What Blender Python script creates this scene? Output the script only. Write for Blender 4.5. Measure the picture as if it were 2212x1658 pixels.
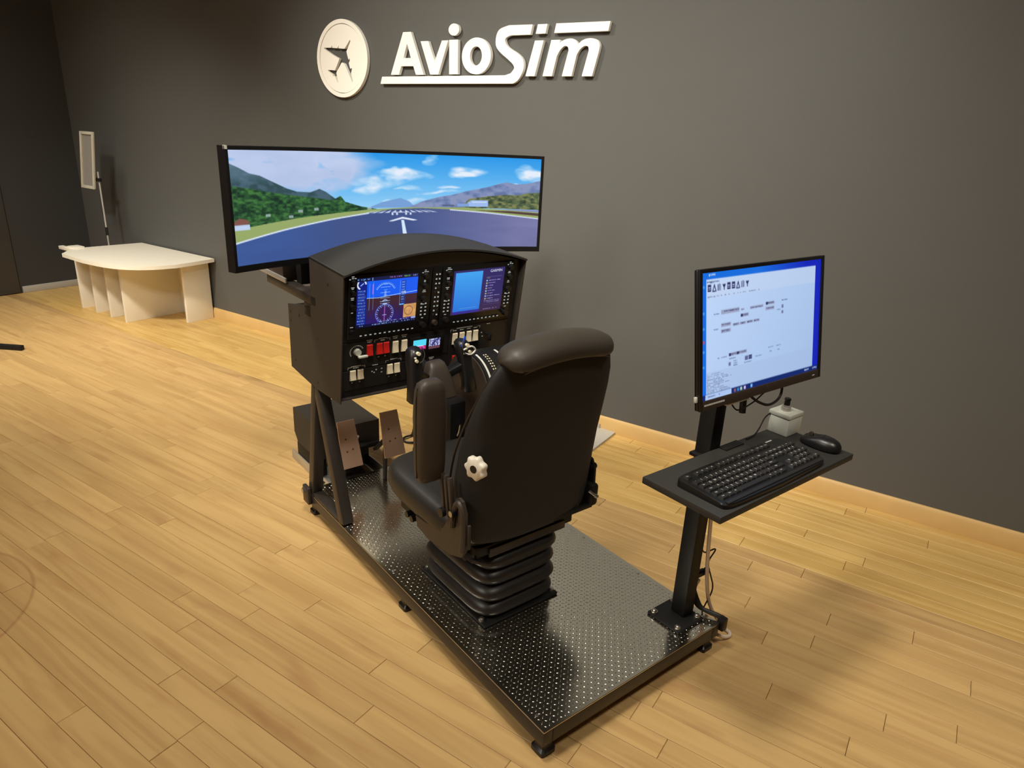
import bpy, bmesh, math, random
import numpy as np
from mathutils import Vector, Matrix
random.seed(7)
for o in list(bpy.data.objects): bpy.data.objects.remove(o)
S = bpy.context.scene; COL = S.collection
# ------------------------------------------------------------------ camera
cam = bpy.data.objects.new('camera', bpy.data.cameras.new('camera')); COL.objects.link(cam)
cam.matrix_world = Matrix(((0.830264, -0.226992, 0.509054, 0), (0.555505, 0.262351, -0.789041, 0), (0.045555, 0.937895, 0.343916, 1.40), (0, 0, 0, 1)))
cam.data.sensor_fit = 'HORIZONTAL'; cam.data.sensor_width = 36; cam.data.lens = 36 * 1494.64 / 2212
cam.data.clip_start = 0.02
S.camera = cam
S.view_settings.view_transform = 'Standard'; S.view_settings.look = 'None'
S.view_settings.exposure = 0; S.view_settings.gamma = 1; S.view_settings.use_curve_mapping = False
# ------------------------------------------------------------------ world, room lamps, added wash and fill lamps
w = bpy.data.worlds.new('world'); S.world = w; w.use_nodes = True
w.node_tree.nodes['Background'].inputs[0].default_value = (1.0, .92, .80, 1)
w.node_tree.nodes['Background'].inputs[1].default_value = 0.10
def area(name, loc, target, size, power, color=(1, .86, .66), spread=180):
    l = bpy.data.lights.new(name, 'AREA'); l.shape = 'DISK'; l.size = size; l.energy = power; l.color = color
    l.spread = math.radians(spread)
    o = bpy.data.objects.new(name, l); COL.objects.link(o); o.location = loc
    o.rotation_euler = (Vector(target) - Vector(loc)).to_track_quat('-Z', 'Y').to_euler(); return o
LC = (1, .93, .80)
area('ceiling_or_added_lamp', (-5.1, 1.25, 3.05), (-5.2, 2.1, 0), .6, 10, LC, 95)
area('ceiling_or_added_lamp', (-3.6, 0.5, 3.05), (-4.6, 2.2, .2), .35, 17, LC, 64)
area('ceiling_or_added_lamp', (-2.9, 0.9, 3.05), (-2.3, 2.7, .4), .45, 23, LC, 80)
area('ceiling_or_added_lamp', (-1.0, 0.9, 3.05), (-0.8, 2.5, 0), .45, 17, LC, 100)
area('ceiling_or_added_lamp', (0.6, 0.9, 3.05), (0.5, 2.2, 0), .45, 12, LC, 92)
area('ceiling_or_added_lamp', (-0.6, 0.5, 3.05), (-1.85, 2.9, 1.05), .5, 17, LC, 72)  # narrow wash lamp added to brighten the middle of the back wall
area('ceiling_or_added_lamp', (-2.2, -1.3, 3.05), (-2.5, -.8, 0), 1.2, 66, LC, 160)  # broad fill lamp added out of view to lift the whole room

# ------------------------------------------------------------------ helpers
def lin(c):
    return tuple(((x / 255) / 12.92 if x / 255 <= .04045 else ((x / 255 + .055) / 1.055) ** 2.4) for x in c)
def mat(name, rgb, rough=.5, metal=0., noise=0., nscale=60, bump=0., spec=.5, rgb2=None):
    m = bpy.data.materials.new(name); m.use_nodes = True; nt = m.node_tree; b = nt.nodes['Principled BSDF']
    c = lin(rgb); b.inputs['Base Color'].default_value = (*c, 1); b.inputs['Roughness'].default_value = rough
    b.inputs['Metallic'].default_value = metal; b.inputs['Specular IOR Level'].default_value = spec
    tc = nt.nodes.new('ShaderNodeTexCoord'); n = nt.nodes.new('ShaderNodeTexNoise')
    n.inputs['Scale'].default_value = nscale; n.inputs['Detail'].default_value = 4
    nt.links.new(tc.outputs['Object'], n.inputs['Vector'])
    mx = nt.nodes.new('ShaderNodeMix'); mx.data_type = 'RGBA'
    c2 = lin(rgb2) if rgb2 else tuple(x * (1 - noise) for x in c)
    mx.inputs[6].default_value = (*c, 1); mx.inputs[7].default_value = (*c2, 1)
    nt.links.new(n.outputs['Fac'], mx.inputs[0]); nt.links.new(mx.outputs[2], b.inputs['Base Color'])
    if bump:
        bp = nt.nodes.new('ShaderNodeBump'); bp.inputs['Strength'].default_value = bump; bp.inputs['Distance'].default_value = .002
        nt.links.new(n.outputs['Fac'], bp.inputs['Height']); nt.links.new(bp.outputs['Normal'], b.inputs['Normal'])
    return m
def emat(name, strength=1., attr='Col', rgb=None):
    m = bpy.data.materials.new(name); m.use_nodes = True; nt = m.node_tree; b = nt.nodes['Principled BSDF']
    b.inputs['Base Color'].default_value = (.004, .004, .005, 1); b.inputs['Roughness'].default_value = .3
    b.inputs['Emission Strength'].default_value = strength
    if rgb: b.inputs['Emission Color'].default_value = (*lin(rgb), 1)
    else:
        a = nt.nodes.new('ShaderNodeVertexColor'); a.layer_name = attr
        nt.links.new(a.outputs['Color'], b.inputs['Emission Color'])
    return m
# chunks: (verts, faces) ------------------------------------------------
def rbox(x0, x1, y0, y1, z0, z1, b=.002, s=2):
    bm = bmesh.new(); bmesh.ops.create_cube(bm, size=1)
    for v in bm.verts: v.co = Vector(((x0 + x1) / 2 + v.co.x * (x1 - x0), (y0 + y1) / 2 + v.co.y * (y1 - y0), (z0 + z1) / 2 + v.co.z * (z1 - z0)))
    if b: bmesh.ops.bevel(bm, geom=bm.edges[:], offset=min(b, .49 * min(x1 - x0, y1 - y0, z1 - z0)), segments=s, affect='EDGES', profile=.5)
    bm.verts.index_update()
    r = ([v.co.copy() for v in bm.verts], [[v.index for v in f.verts] for f in bm.faces]); bm.free(); return r
def fn(ch, f): return ([Vector(f(v)) for v in ch[0]], ch[1])
def xf(ch, M): return ([M @ v for v in ch[0]], ch[1])
def cat(*chs):
    V = []; F = []
    for c in chs:
        n = len(V); V += list(c[0]); F += [[i + n for i in f] for f in c[1]]
    return (V, F)
def loft(rings, cap=True):
    V = []; F = []; k = len(rings[0])
    for r in rings: V += [Vector(p) for p in r]
    for i in range(len(rings) - 1):
        for j in range(k): F.append([i * k + j, i * k + (j + 1) % k, (i + 1) * k + (j + 1) % k, (i + 1) * k + j])
    if cap: F.append(list(range(k))[::-1]); F.append([(len(rings) - 1) * k + j for j in range(k)])
    return (V, F)
def sel(cx, cy, hx, hy, n=4, k=40):
    out = []
    for i in range(k):
        t = 2 * math.pi * i / k; c, s = math.cos(t), math.sin(t)
        out.append((cx + hx * math.copysign(abs(c) ** (2 / n), c), cy + hy * math.copysign(abs(s) ** (2 / n), s)))
    return out
def tube(pts, r, k=8, rr=None):
    pts = [Vector(p) for p in pts]; rings = []
    d = (pts[1] - pts[0]).normalized(); up = Vector((0, 0, 1)) if abs(d.z) < .9 else Vector((1, 0, 0))
    x = d.cross(up).normalized()
    for i, p in enumerate(pts):
        if i == 0: t = pts[1] - p
        elif i == len(pts) - 1: t = p - pts[i - 1]
        else: t = (pts[i + 1] - p).normalized() + (p - pts[i - 1]).normalized()
        t.normalize(); x = (x - t * x.dot(t)).normalized(); y = t.cross(x); q = rr[i] if rr else r
        rings.append([p + (x * math.cos(2 * math.pi * j / k) + y * math.sin(2 * math.pi * j / k)) * q for j in range(k)])
    return loft(rings)
def smooth(pts, n=8):
    pts = [Vector(p) for p in pts]; out = []
    P = [pts[0]] + pts + [pts[-1]]
    for i in range(1, len(P) - 2):
        for j in range(n):
            t = j / n; a, b, c, d = P[i - 1], P[i], P[i + 1], P[i + 2]
            out.append(.5 * ((2 * b) + (c - a) * t + (2 * a - 5 * b + 4 * c - d) * t * t + (3 * b - a - 3 * c + d) * t ** 3))
    return out + [pts[-1]]
def cyl(p0, p1, r, k=16, r1=None): return tube([p0, p1], r, k, [r, r if r1 is None else r1])
def bar(p0, p1, w, d, side=(1, 0, 0), b=.002):
    p0, p1 = Vector(p0), Vector(p1); z = (p1 - p0); L = z.length; z.normalize(); x = Vector(side); x = (x - z * x.dot(z)).normalized(); y = z.cross(x)
    M = Matrix(((x.x, y.x, z.x, p0.x), (x.y, y.y, z.y, p0.y), (x.z, y.z, z.z, p0.z), (0, 0, 0, 1)))
    return xf(rbox(-w / 2, w / 2, -d / 2, d / 2, 0, L, b), M)
def prism(poly, a0, a1, axis='x'):
    """polygon extruded along an axis; poly in the two other axes"""
    n = len(poly)
    def P(p, a): return {'x': (a, p[0], p[1]), 'y': (p[0], a, p[1]), 'z': (p[0], p[1], a)}[axis]
    V = [Vector(P(p, a0)) for p in poly] + [Vector(P(p, a1)) for p in poly]
    F = [list(range(n))[::-1], list(range(n, 2 * n))] + [[i, (i + 1) % n, (i + 1) % n + n, i + n] for i in range(n)]
    return (V, F)
def mesh(name, ch, m, sharp=35, recalc=True):
    me = bpy.data.meshes.new(name); me.from_pydata([tuple(v) for v in ch[0]], [], ch[1])
    if recalc:
        bm = bmesh.new(); bm.from_mesh(me); bmesh.ops.recalc_face_normals(bm, faces=bm.faces[:]); bm.to_mesh(me); bm.free()
    me.shade_smooth(); me.set_sharp_from_angle(angle=math.radians(sharp))
    if m: me.materials.append(m)
    return me
# sim frame: origin at the platform's near corner, u to its right, v forward, z up
ANG = 1.25368288; ORG = Vector((-0.5725984, 1.09682701, 0))
RZ = Matrix.Rotation(ANG, 4, 'Z')
def s2w(u, v, z): return ORG + RZ @ Vector((u, v, z))
BASE = {}
def thing(name, label, category, base, group=None, sim=True):
    o = bpy.data.objects.new(name, None); COL.objects.link(o); o.empty_display_size = .05
    if sim: o.location = s2w(*base); o.rotation_euler = (0, 0, ANG)
    else: o.location = base
    o['label'] = label; o['category'] = category
    if group: o['group'] = group
    BASE[o.name] = Vector(base); return o
def root(o):
    while o.parent: o = o.parent
    return o
def part(name, ch, m, parent, label=None, stuff=False, sharp=35, recalc=True):
    b = BASE[root(parent).name]
    me = mesh(name, ([v - b for v in map(Vector, ch[0])], ch[1]), m, sharp, recalc)
    o = bpy.data.objects.new(name, me); COL.objects.link(o); o.parent = parent
    if label: o['label'] = label
    if stuff: o['kind'] = 'stuff'
    return o
def single(name, ch, m, label, category, base, group=None, sim=True, sharp=35):
    base = Vector(base)
    o = bpy.data.objects.new(name, mesh(name, ([Vector(v) - base for v in ch[0]], ch[1]), m, sharp)); COL.objects.link(o)
    if sim: o.location = s2w(*base); o.rotation_euler = (0, 0, ANG)
    else: o.location = base
    o['label'] = label; o['category'] = category
    if group: o['group'] = group
    return o
def struct(name, ch, m):
    o = bpy.data.objects.new(name, mesh(name, ch, m)); COL.objects.link(o); o['kind'] = 'structure'; BASE[o.name] = Vector((0, 0, 0)); return o
def clone(o, parent, loc, name=None):
    c = o.copy(); c.parent = parent; c.location = loc; COL.objects.link(c); return c
def textchunk(body, size, extrude=.0003):
    cu = bpy.data.curves.new('t', 'FONT'); cu.body = body; cu.size = size; cu.extrude = extrude; cu.align_x = 'CENTER'; cu.align_y = 'CENTER'; cu.resolution_u = 2
    ob = bpy.data.objects.new('t', cu); me = bpy.data.meshes.new_from_object(ob)
    r = ([v.co.copy() for v in me.vertices], [list(p.vertices) for p in me.polygons])
    bpy.data.objects.remove(ob); bpy.data.curves.remove(cu); bpy.data.meshes.remove(me); return r
def grid_screen(name, img, f, m, parent):
    """img: HxWx3 sRGB 0-255 (row 0 on top); f(x, y) -> point, x 0..1 from left, y 0..1 from the top"""
    H, W, _ = img.shape
    b = BASE[root(parent).name]
    V = [tuple(Vector(f(i / (W - 1), j / (H - 1))) - b) for j in range(H) for i in range(W)]
    F = [(j * W + i, (j + 1) * W + i, (j + 1) * W + i + 1, j * W + i + 1) for j in range(H - 1) for i in range(W - 1)]
    me = bpy.data.meshes.new(name); me.from_pydata(V, [], F)
    c = np.clip(img.astype(float) / 255, 0, 1); c = np.where(c <= .04045, c / 12.92, ((c + .055) / 1.055) ** 2.4)
    a = me.color_attributes.new('Col', 'FLOAT_COLOR', 'POINT')
    a.data.foreach_set('color', np.concatenate([c, np.ones((H, W, 1))], 2).astype(np.float32).ravel())
    me.materials.append(m); o = bpy.data.objects.new(name, me); COL.objects.link(o); o.parent = parent; return o
# painters -------------------------------------------------------------
class Canvas:
    def __init__(s, W, H, rgb=(0, 0, 0)):
        W, H = W * 3, H * 3; s.W, s.H = W, H; s.a = np.zeros((H, W, 3)); s.a[:] = rgb
        s.X, s.Y = np.meshgrid((np.arange(W) + .5) / W, (np.arange(H) + .5) / H); s.rng = np.random.RandomState(3)
    def out(s): return s.a.reshape(s.H // 3, 3, s.W // 3, 3, 3).mean((1, 3))
    def mix(s, m, rgb, al=1.):
        m = (m.astype(float) * al)[..., None]; s.a = s.a * (1 - m) + np.array(rgb, float) * m
    def rect(s, x0, y0, x1, y1, rgb, al=1.): s.mix((s.X >= x0) & (s.X < x1) & (s.Y >= y0) & (s.Y < y1), rgb, al)
    def poly(s, pts, rgb, al=1.):
        ins = np.zeros_like(s.X, bool); n = len(pts)
        for i in range(n):
            (x0, y0), (x1, y1) = pts[i], pts[(i + 1) % n]
            if y0 == y1: continue
            ins ^= ((s.Y >= min(y0, y1)) & (s.Y < max(y0, y1)) & (s.X < x0 + (s.Y - y0) * (x1 - x0) / (y1 - y0)))
        s.mix(ins, rgb, al); return ins
    def line(s, pts, wd, rgb, al=1., asp=1.):
        m = np.zeros_like(s.X, bool)
        for (x0, y0), (x1, y1) in zip(pts[:-1], pts[1:]):
            dx, dy = (x1 - x0) * asp, y1 - y0; L = dx * dx + dy * dy + 1e-9
            t = np.clip(((s.X - x0) * asp * dx + (s.Y - y0) * dy) / L, 0, 1)
            m |= np.hypot((s.X - x0) * asp - t * dx, s.Y - y0 - t * dy) < wd / 2
        s.mix(m, rgb, al)
    def ring(s, cx, cy, r, wd, rgb, asp=1., a0=0, a1=360, al=1.):
        d = np.hypot((s.X - cx) * asp, s.Y - cy); an = np.degrees(np.arctan2(-(s.Y - cy), (s.X - cx) * asp)) % 360
        s.mix((abs(d - r) < wd / 2) & (an >= a0) & (an <= a1), rgb, al)
    def noise(s, sx, sy, seed=0):
        r = np.random.RandomState(seed); out = np.zeros((s.H, s.W)); amp = 1.; tot = 0
        for o in range(4):
            nx, ny = int(sx * 2 ** o) + 2, int(sy * 2 ** o) + 2; g = r.rand(ny, nx)
            xx = s.X * (nx - 1.001); yy = s.Y * (ny - 1.001); xi = xx.astype(int); yi = yy.astype(int); fx = xx - xi; fy = yy - yi
            fx = fx * fx * (3 - 2 * fx); fy = fy * fy * (3 - 2 * fy)
            out += amp * (g[yi, xi] * (1 - fx) * (1 - fy) + g[yi, xi + 1] * fx * (1 - fy) + g[yi + 1, xi] * (1 - fx) * fy + g[yi + 1, xi + 1] * fx * fy); tot += amp; amp *= .5
        return out / tot
    def marks(s, x0, x1, y, h, rgb, dens=.6, al=1.):
        """a line of unreadably small print"""
        x = x0
        while x < x1:
            wv = s.rng.uniform(.004, .014)
            if s.rng.rand() < dens: s.rect(x, y, min(x + wv, x1), y + h * s.rng.uniform(.6, 1), rgb, al * s.rng.uniform(.6, 1))
            x += wv + .003
def paint_sky():
    c = Canvas(560, 160); X, Y = c.X, c.Y
    t = np.clip(Y / .56, 0, 1)[..., None]
    c.a[:] = np.array((38, 150, 232)) * (1 - t) + np.array((150, 208, 246)) * t
    n = c.noise(5, 4, 1); n2 = c.noise(14, 12, 2); w1 = c.noise(9, 9, 21); w2 = c.noise(12, 7, 22)
    big = np.clip((.47 - X + (w1 - .5) * .12) * 9, 0, 1) * np.clip((.42 - Y + (.2 - X) * .15 + (w2 - .5) * .2) * 7, 0, 1)
    c.mix(np.clip(big * (0.75 + n * .8), 0, 1) * (1 - np.clip((n2 - .68) * 4, 0, .6)), (190, 204, 236)); c.mix(np.clip(big * (n - .35) * 2, 0, .5), (168, 186, 222))
    for cx, cy, rx, ry, al in ((.53, .22, .09, .06, 1), (.47, .27, .10, .06, .9), (.44, .33, .05, .07, .9), (.75, .17, .065, .055, 1), (.64, .05, .024, .05, .7), (.97, .17, .06, .08, 1), (.90, .30, .045, .03, .9), (.69, .335, .04, .022, .8), (.66, .385, .06, .022, .9), (.57, .34, .04, .02, .6), (.82, .35, .03, .02, .7), (.53, .485, .05, .035, .7), (.60, .47, .03, .03, .6), (.42, .48, .03, .05, .5)):
        d = ((X - cx + (w1 - .5) * .10) / rx) ** 2 + ((Y - cy + (w2 - .5) * .12) / ry) ** 2
        c.mix(np.clip((1.2 - d) * (n2 * 2.6 - .45), 0, 1) * (abs(X - cx) < rx * 1.6) * (abs(Y - cy) < ry * 1.7), (228, 237, 250), al * (0 if cx < .45 and cy > .4 else 1))
    f = c.noise(40, 24, 5); g = c.noise(80, 50, 6)
    # far peaks, right range
    c.poly([(.42, .55), (.47, .49), (.50, .47), (.53, .45), (.56, .49), (.58, .55)], (118, 160, 214))
    m = c.poly([(.55, .56), (.60, .49), (.66, .44), (.70, .42), (.76, .37), (.82, .33), (.86, .29), (.885, .27), (.92, .29), (.95, .28), (.975, .265), (1, .24), (1, .56)], (116, 134, 178))
    c.mix(m * np.clip((f - .45) * 3, 0, .6), (150, 156, 190)); c.mix(m * np.clip((.45 - f) * 4, 0, .6), (88, 104, 150))
    # left mountain
    m = c.poly([(0, .11), (.03, .15), (.06, .20), (.09, .22), (.13, .28), (.17, .34), (.20, .37), (.24, .38), (.27, .35), (.29, .38), (.32, .45), (.37, .52), (.40, .58), (0, .62)], (70, 96, 112))
    c.mix(m * np.clip((f - .42) * 4, 0, .8), (44, 72, 76)); c.mix(m * np.clip((X * -2 + .42) * 3, 0, 1) * np.clip((.3 - Y) * 6, 0, .5), (110, 136, 160))
    m = c.poly([(0, .30), (.06, .33), (.12, .37), (.18, .40), (.25, .43), (.31, .46), (.335, .42), (.35, .48), (.40, .53), (.46, .565), (.40, .60), (.2, .62), (0, .70)], (38, 78, 46))
    c.mix(m * np.clip((g - .5) * 5, 0, 1), (66, 118, 60)); c.mix(m * np.clip((.44 - g) * 6, 0, 1), (22, 48, 36))
    for x in np.arange(.05, .42, .043): c.poly([(x, .46 + x * .2), (x + .008, .57), (x - .008, .57)], (24, 56, 36), .8)
    for x, y in ((.10, .56), (.2, .54), (.25, .53), (.42, .54), (.17, .585)): c.rect(x, y, x + .014, y + .025, (190, 200, 210), .7)
    m = c.poly([(.74, .53), (.76, .46), (.82, .43), (.88, .41), (.93, .41), (.955, .385), (1, .375), (1, .57), (.74, .56)], (84, 100, 70))
    c.mix(m * np.clip((g - .45) * 5, 0, 1), (126, 132, 84)); c.mix(m * np.clip((.42 - g) * 6, 0, 1), (52, 66, 50))
    # airfield
    c.poly([(0, .68), (.2, .615), (.42, .565), (.55, .55), (.75, .555), (1, .60), (1, .68), (.7, .6), (.45, .6), (0, .82)], (150, 168, 104))
    c.poly([(.78, .585), (.9, .59), (1, .61), (1, .64), (.9, .615)], (84, 62, 60))
    c.poly([(0, .795), (.15, .715), (.30, .645), (.42, .60), (.50, .565), (.60, .560), (.70, .575), (.80, .605), (.9, .635), (1, .665), (1, 1), (0, 1)], (68, 86, 140))
    rn = c.noise(6, 14, 9)
    run = (Y > .57) * np.clip((Y - .58) * 2.2, 0, 1)
    low = (c.a[..., 2] > c.a[..., 0] + 40) * (Y > .57)
    c.mix(low * np.clip((X - .55) * 2, 0, .75), (146, 140, 184)); c.mix(low * np.clip((.35 - X) * 2.4, 0, .5), (56, 96, 170)); c.mix(low * rn * .25, (54, 66, 110))
    c.line([(0, .80), (.15, .718), (.30, .648), (.42, .602)], .012, (214, 226, 246)); c.line([(.70, .58), (.82, .612), (1, .672)], .011, (214, 220, 246))
    for x in np.linspace(.455, .605, 11): c.poly([(x, .575), (x + (x - .53) * .55 - .008, .602), (x + (x - .53) * .55 + .008, .602)], (220, 230, 250), .9)
    for x in (.50, .515, .545, .56): c.rect(x, .605, x + .006, .628, (214, 224, 246))
    c.rect(.515, .595, .55, .602, (220, 230, 250))
    c.poly([(.536, .648), (.587, .684), (.572, .690), (.536, .668), (.503, .692), (.488, .690)], (228, 236, 252))
    c.poly([(.532, .682), (.541, .682), (.556, .92), (.540, .92)], (214, 232, 252))
    c.poly([(0, .62), (.02, .58), (.045, .60), (.052, .635), (0, .645)], (128, 84, 76)); c.rect(0, .64, .05, .685, (188, 208, 240))
    c.poly([(.755, .50), (.77, .475), (.825, .475), (.825, .545), (.755, .545)], (156, 186, 236)); c.rect(.72, .51, .76, .545, (128, 160, 214)); c.rect(.77, .49, .82, .50, (206, 222, 250)); c.rect(.67, .525, .71, .54, (84, 96, 130))
    return c.out()
def paint_pfd():
    c = Canvas(210, 160, (58, 26, 40)); wht = (170, 205, 255)
    c.rect(0, 0, 1, .41, (10, 92, 245)); c.rect(0, .41, 1, 1, (62, 34, 48)); c.mix((c.Y > .41) * np.clip((c.Y - .5) * 2.2, 0, 1), (40, 24, 110))
    c.line([(.14, .41), (.35, .425), (.55, .40), (.72, .385), (1, .36)], .012, wht)
    c.rect(0, 0, .16, 1, (12, 30, 130)); c.ring(.075, .13, .085, .03, (225, 235, 255), 1.3, 0, 250)
    c.line([(.06, .15), (.1, .11)], .015, wht)
    for y in np.arange(.25, .98, .06):
        c.marks(.02, .14, y, .018, wht, .9); c.rect(.02, y + .03, .14, y + .036, (70, 130, 240))
    c.rect(0, 0, 1, .075, (14, 22, 70)); c.marks(.01, .2, .02, .03, (120, 190, 255)); c.rect(.24, .01, .25, .07, wht); c.marks(.5, .72, .02, .03, (230, 150, 220)); c.marks(.76, .86, .02, .035, (150, 220, 60), .9); c.marks(.88, .98, .02, .035, wht)
    for a in range(25, 160, 9):
        r0 = .2; x = .46 + r0 / 1.3 * math.cos(math.radians(a)); y = .35 - r0 * math.sin(math.radians(a)); c.line([(x, y), (.46 + (r0 + .03) / 1.3 * math.cos(math.radians(a)), .35 - (r0 + .03) * math.sin(math.radians(a)))], .008, wht, 1, 1.3)
    c.ring(.46, .35, .2, .008, wht, 1.3, 25, 155)
    for i, y in enumerate(np.arange(.16, .60, .055)): hw = .08 if i % 2 else .03; c.rect(.46 - hw, y, .46 + hw, y + .01, wht, .8)
    for y in np.arange(.3, .42, .025): c.rect(.445, y, .475, y + .012, (200, 225, 255), .8)
    c.rect(.20, .12, .205, .66, wht, .7); c.rect(.25, .14, .262, .34, (225, 100, 215)); c.rect(.26, .10, .265, .66, wht, .7)
    c.rect(.70, .12, .705, .62, wht, .7); c.rect(.72, .12, .80, .62, (20, 60, 160), .6); c.marks(.73, .80, .34, .07, (235, 240, 255), .95); c.rect(.705, .60, .78, .625, (90, 180, 255))
    for y in np.arange(.15, .6, .05): c.marks(.73, .78, y, .02, wht, .8)
    c.line([(.42, .50), (.46, .47), (.50, .50)], .012, wht, 1, 1.3); c.line([(.38, .51), (.54, .505)], .008, wht)
    c.ring(.46, .76, .19, .014, (96, 120, 235), 1.3); c.mix(np.hypot((c.X - .46) * 1.3, c.Y - .76) < .18, (52, 26, 84))
    for a in range(0, 360, 15):
        ca, sa = math.cos(math.radians(a)), math.sin(math.radians(a)); c.line([(.46 + .15 / 1.3 * ca, .76 - .15 * sa), (.46 + .18 / 1.3 * ca, .76 - .18 * sa)], .012 if a % 30 == 0 else .006, wht, 1, 1.3)
    c.line([(.46, .62), (.46, .90)], .01, (205, 110, 225)); c.line([(.43, .79), (.49, .79)], .01, wht); c.line([(.44, .56), (.48, .56)], .03, wht)
    c.rect(.78, .62, 1, .90, (186, 130, 82)); n = c.noise(26, 20, 3); c.mix((c.X > .78) * (c.Y > .62) * (c.Y < .90) * n, (232, 180, 112)); c.ring(.87, .76, .09, .012, (120, 80, 60), 1.3)
    c.rect(.92, .905, 1, .94, (160, 180, 250)); c.rect(0, .94, 1, 1, (12, 16, 60)); c.marks(.02, .98, .955, .025, wht, .45); c.marks(.32, .9, .915, .02, wht, .4)
    return c.out()
def paint_mfd():
    c = Canvas(210, 160, (44, 38, 104)); c.mix(np.clip((c.Y - .6) * 2, 0, .7), (58, 34, 66))
    t = c.Y[..., None]; m = ((c.X > .04) & (c.X < .56) & (c.Y > .05) & (c.Y < .93))[..., None]
    c.a = np.where(m, np.array((66, 172, 252)) * (1 - t) + np.array((30, 118, 226)) * t, c.a)
    c.rect(.04, .93, .56, .99, (50, 44, 150)); c.rect(.16, .86, .5, .875, (80, 150, 230))
    wht = (176, 176, 225); c.rect(.64, .20, .95, .207, wht, .5)
    c.marks(.645, .72, .22, .02, (190, 190, 120), .9)
    for i, (y, x1) in enumerate(((.27, .93), (.33, .83), (.39, .80), (.45, .78), (.51, .84), (.57, .80), (.63, .95), (.69, .82))):
        c.rect(.645, y, .675, y + .035, (150, 190, 240) if i % 2 == 0 else (180, 170, 130)); c.marks(.69, x1, y + .006, .022, wht, .9)
    for y in (.75, .785): c.marks(.645, .95, y, .018, wht, .8)
    c.rect(.64, .84, .96, .845, wht, .3); c.marks(.64, .92, .94, .02, wht, .7)
    return c.out()
def paint_desktop():
    c = Canvas(270, 160, (20, 110, 225)); X, Y = c.X, c.Y; ink = (70, 78, 120)
    c.mix(np.clip((X - .45) * 2.4, 0, 1), (14, 34, 186))
    t = X[..., None] * .55 + Y[..., None] * .3
    m = ((X > .035) & (X < .945) & (Y > .055) & (Y < .955))[..., None]
    c.a = np.where(m, np.array((196, 220, 255)) * (1 - t) + np.array((158, 186, 228)) * t, c.a)
    c.rect(.035, .055, .945, .2, (205, 218, 240), .35); c.rect(.035, .78, .945, .955, (168, 190, 228), .4)
    c.marks(.04, .10, .015, .02, (220, 240, 255)); c.marks(.04, .13, .07, .015, ink, .8)
    for i, x in enumerate(np.arange(.045, .36, .036)):
        k = i % 5
        if k in (0, 4): c.rect(x, .095, x + .024, .15, (44, 46, 96)); c.rect(x + .004, .115, x + .02, .122, (200, 215, 250)); c.rect(x + .004, .133, x + .02, .138, (200, 215, 250))
        elif k == 1: c.line([(x, .15), (x + .012, .10), (x + .024, .15)], .010, (60, 62, 110), 1, 1.6); c.rect(x, .145, x + .02, .155, (40, 42, 90))
        elif k == 2: c.rect(x, .10, x + .006, .15, (60, 62, 110)); c.rect(x + .01, .095, x + .016, .15, (90, 94, 140)); c.rect(x + .02, .10, x + .024, .15, (60, 62, 110))
        else: c.poly([(x, .105), (x + .026, .105), (x + .013, .14)], (44, 46, 96)); c.rect(x + .010, .12, x + .016, .15, (44, 46, 96))
    c.marks(.045, .10, .185, .012, ink, .8, .7); c.marks(.11, .45, .185, .010, ink, .55, .7)
    def btn(x, y, wd, h=.026, dark=False, dot=False):
        c.rect(x, y, x + wd, y + h, (158, 166, 198)); c.marks(x + .006, x + wd - .004, y + .007, .013, ink, .95)
        if dot: c.rect(x + .002, y + .003, x + .018, y + h - .003, (48, 50, 96))
    btn(.145, .305, .14, .034); btn(.295, .318, .03, .01); btn(.37, .315, .11, .02); btn(.50, .30, .075, .028, dot=True); btn(.50, .342, .075, .028); btn(.295, .36, .065, .028, dot=True)
    c.marks(.09, .13, .325, .01, ink, .9); c.marks(.64, .70, .305, .008, ink, .9); c.rect(.64, .345, .655, .375, (110, 116, 160)); c.rect(.64, .395, .655, .42, (110, 116, 160)); c.marks(.60, .63, .38, .008, ink, .9)
    btn(.145, .41, .075, .03); btn(.145, .458, .075, .03)
    for x in (.235, .29, .345, .40): btn(x, .425, .05, .022)
    c.marks(.09, .125, .445, .01, ink, .9)
    btn(.205, .66, .145, .028, dot=True); c.rect(.27, .663, .285, .685, (48, 50, 96)); c.marks(.09, .19, .68, .006, ink, .5); c.marks(.21, .26, .705, .007, ink, .9)
    c.rect(.205, .735, .222, .765, (110, 116, 160)); c.marks(.245, .275, .73, .008, ink, .9); c.marks(.245, .275, .748, .008, ink, .9); c.marks(.245, .275, .765, .008, ink, .9)
    c.rect(.335, .715, .36, .75, (96, 104, 150)); c.rect(.366, .712, .392, .75, (72, 80, 128)); c.marks(.33, .39, .765, .008, ink, .9); c.marks(.42, .49, .735, .007, ink, .8)
    for x in (.53, .60): c.marks(x, x + .045, .685, .007, ink, .9); c.marks(x + .012, x + .03, .72, .01, ink, .9)
    for i, y in enumerate(np.arange(.795, .95, .0145)): c.marks(.042, .14 + .10 * ((i * 37) % 7) / 7, y, .007, ink, .85, .75)
    c.rect(0, .955, 1, 1, (14, 40, 110)); c.rect(.03, .957, .23, 1, (176, 202, 246)); c.marks(.05, .14, .97, .012, ink, .7)
    for x, k in ((.25, (150, 90, 110)), (.275, (60, 140, 190)), (.30, (180, 210, 190)), (.33, (220, 190, 220)), (.385, (120, 190, 250))): c.rect(x, .965, x + .016, .992, k)
    c.marks(.86, .99, .967, .02, (190, 200, 240), .6)
    for y in (.1, .3, .42, .6, .72): c.rect(.008, y, .024, y + .02, (120, 190, 250), .5)
    c.rect(.008, .52, .024, .545, (190, 80, 120), .8)
    return c.out()

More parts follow.
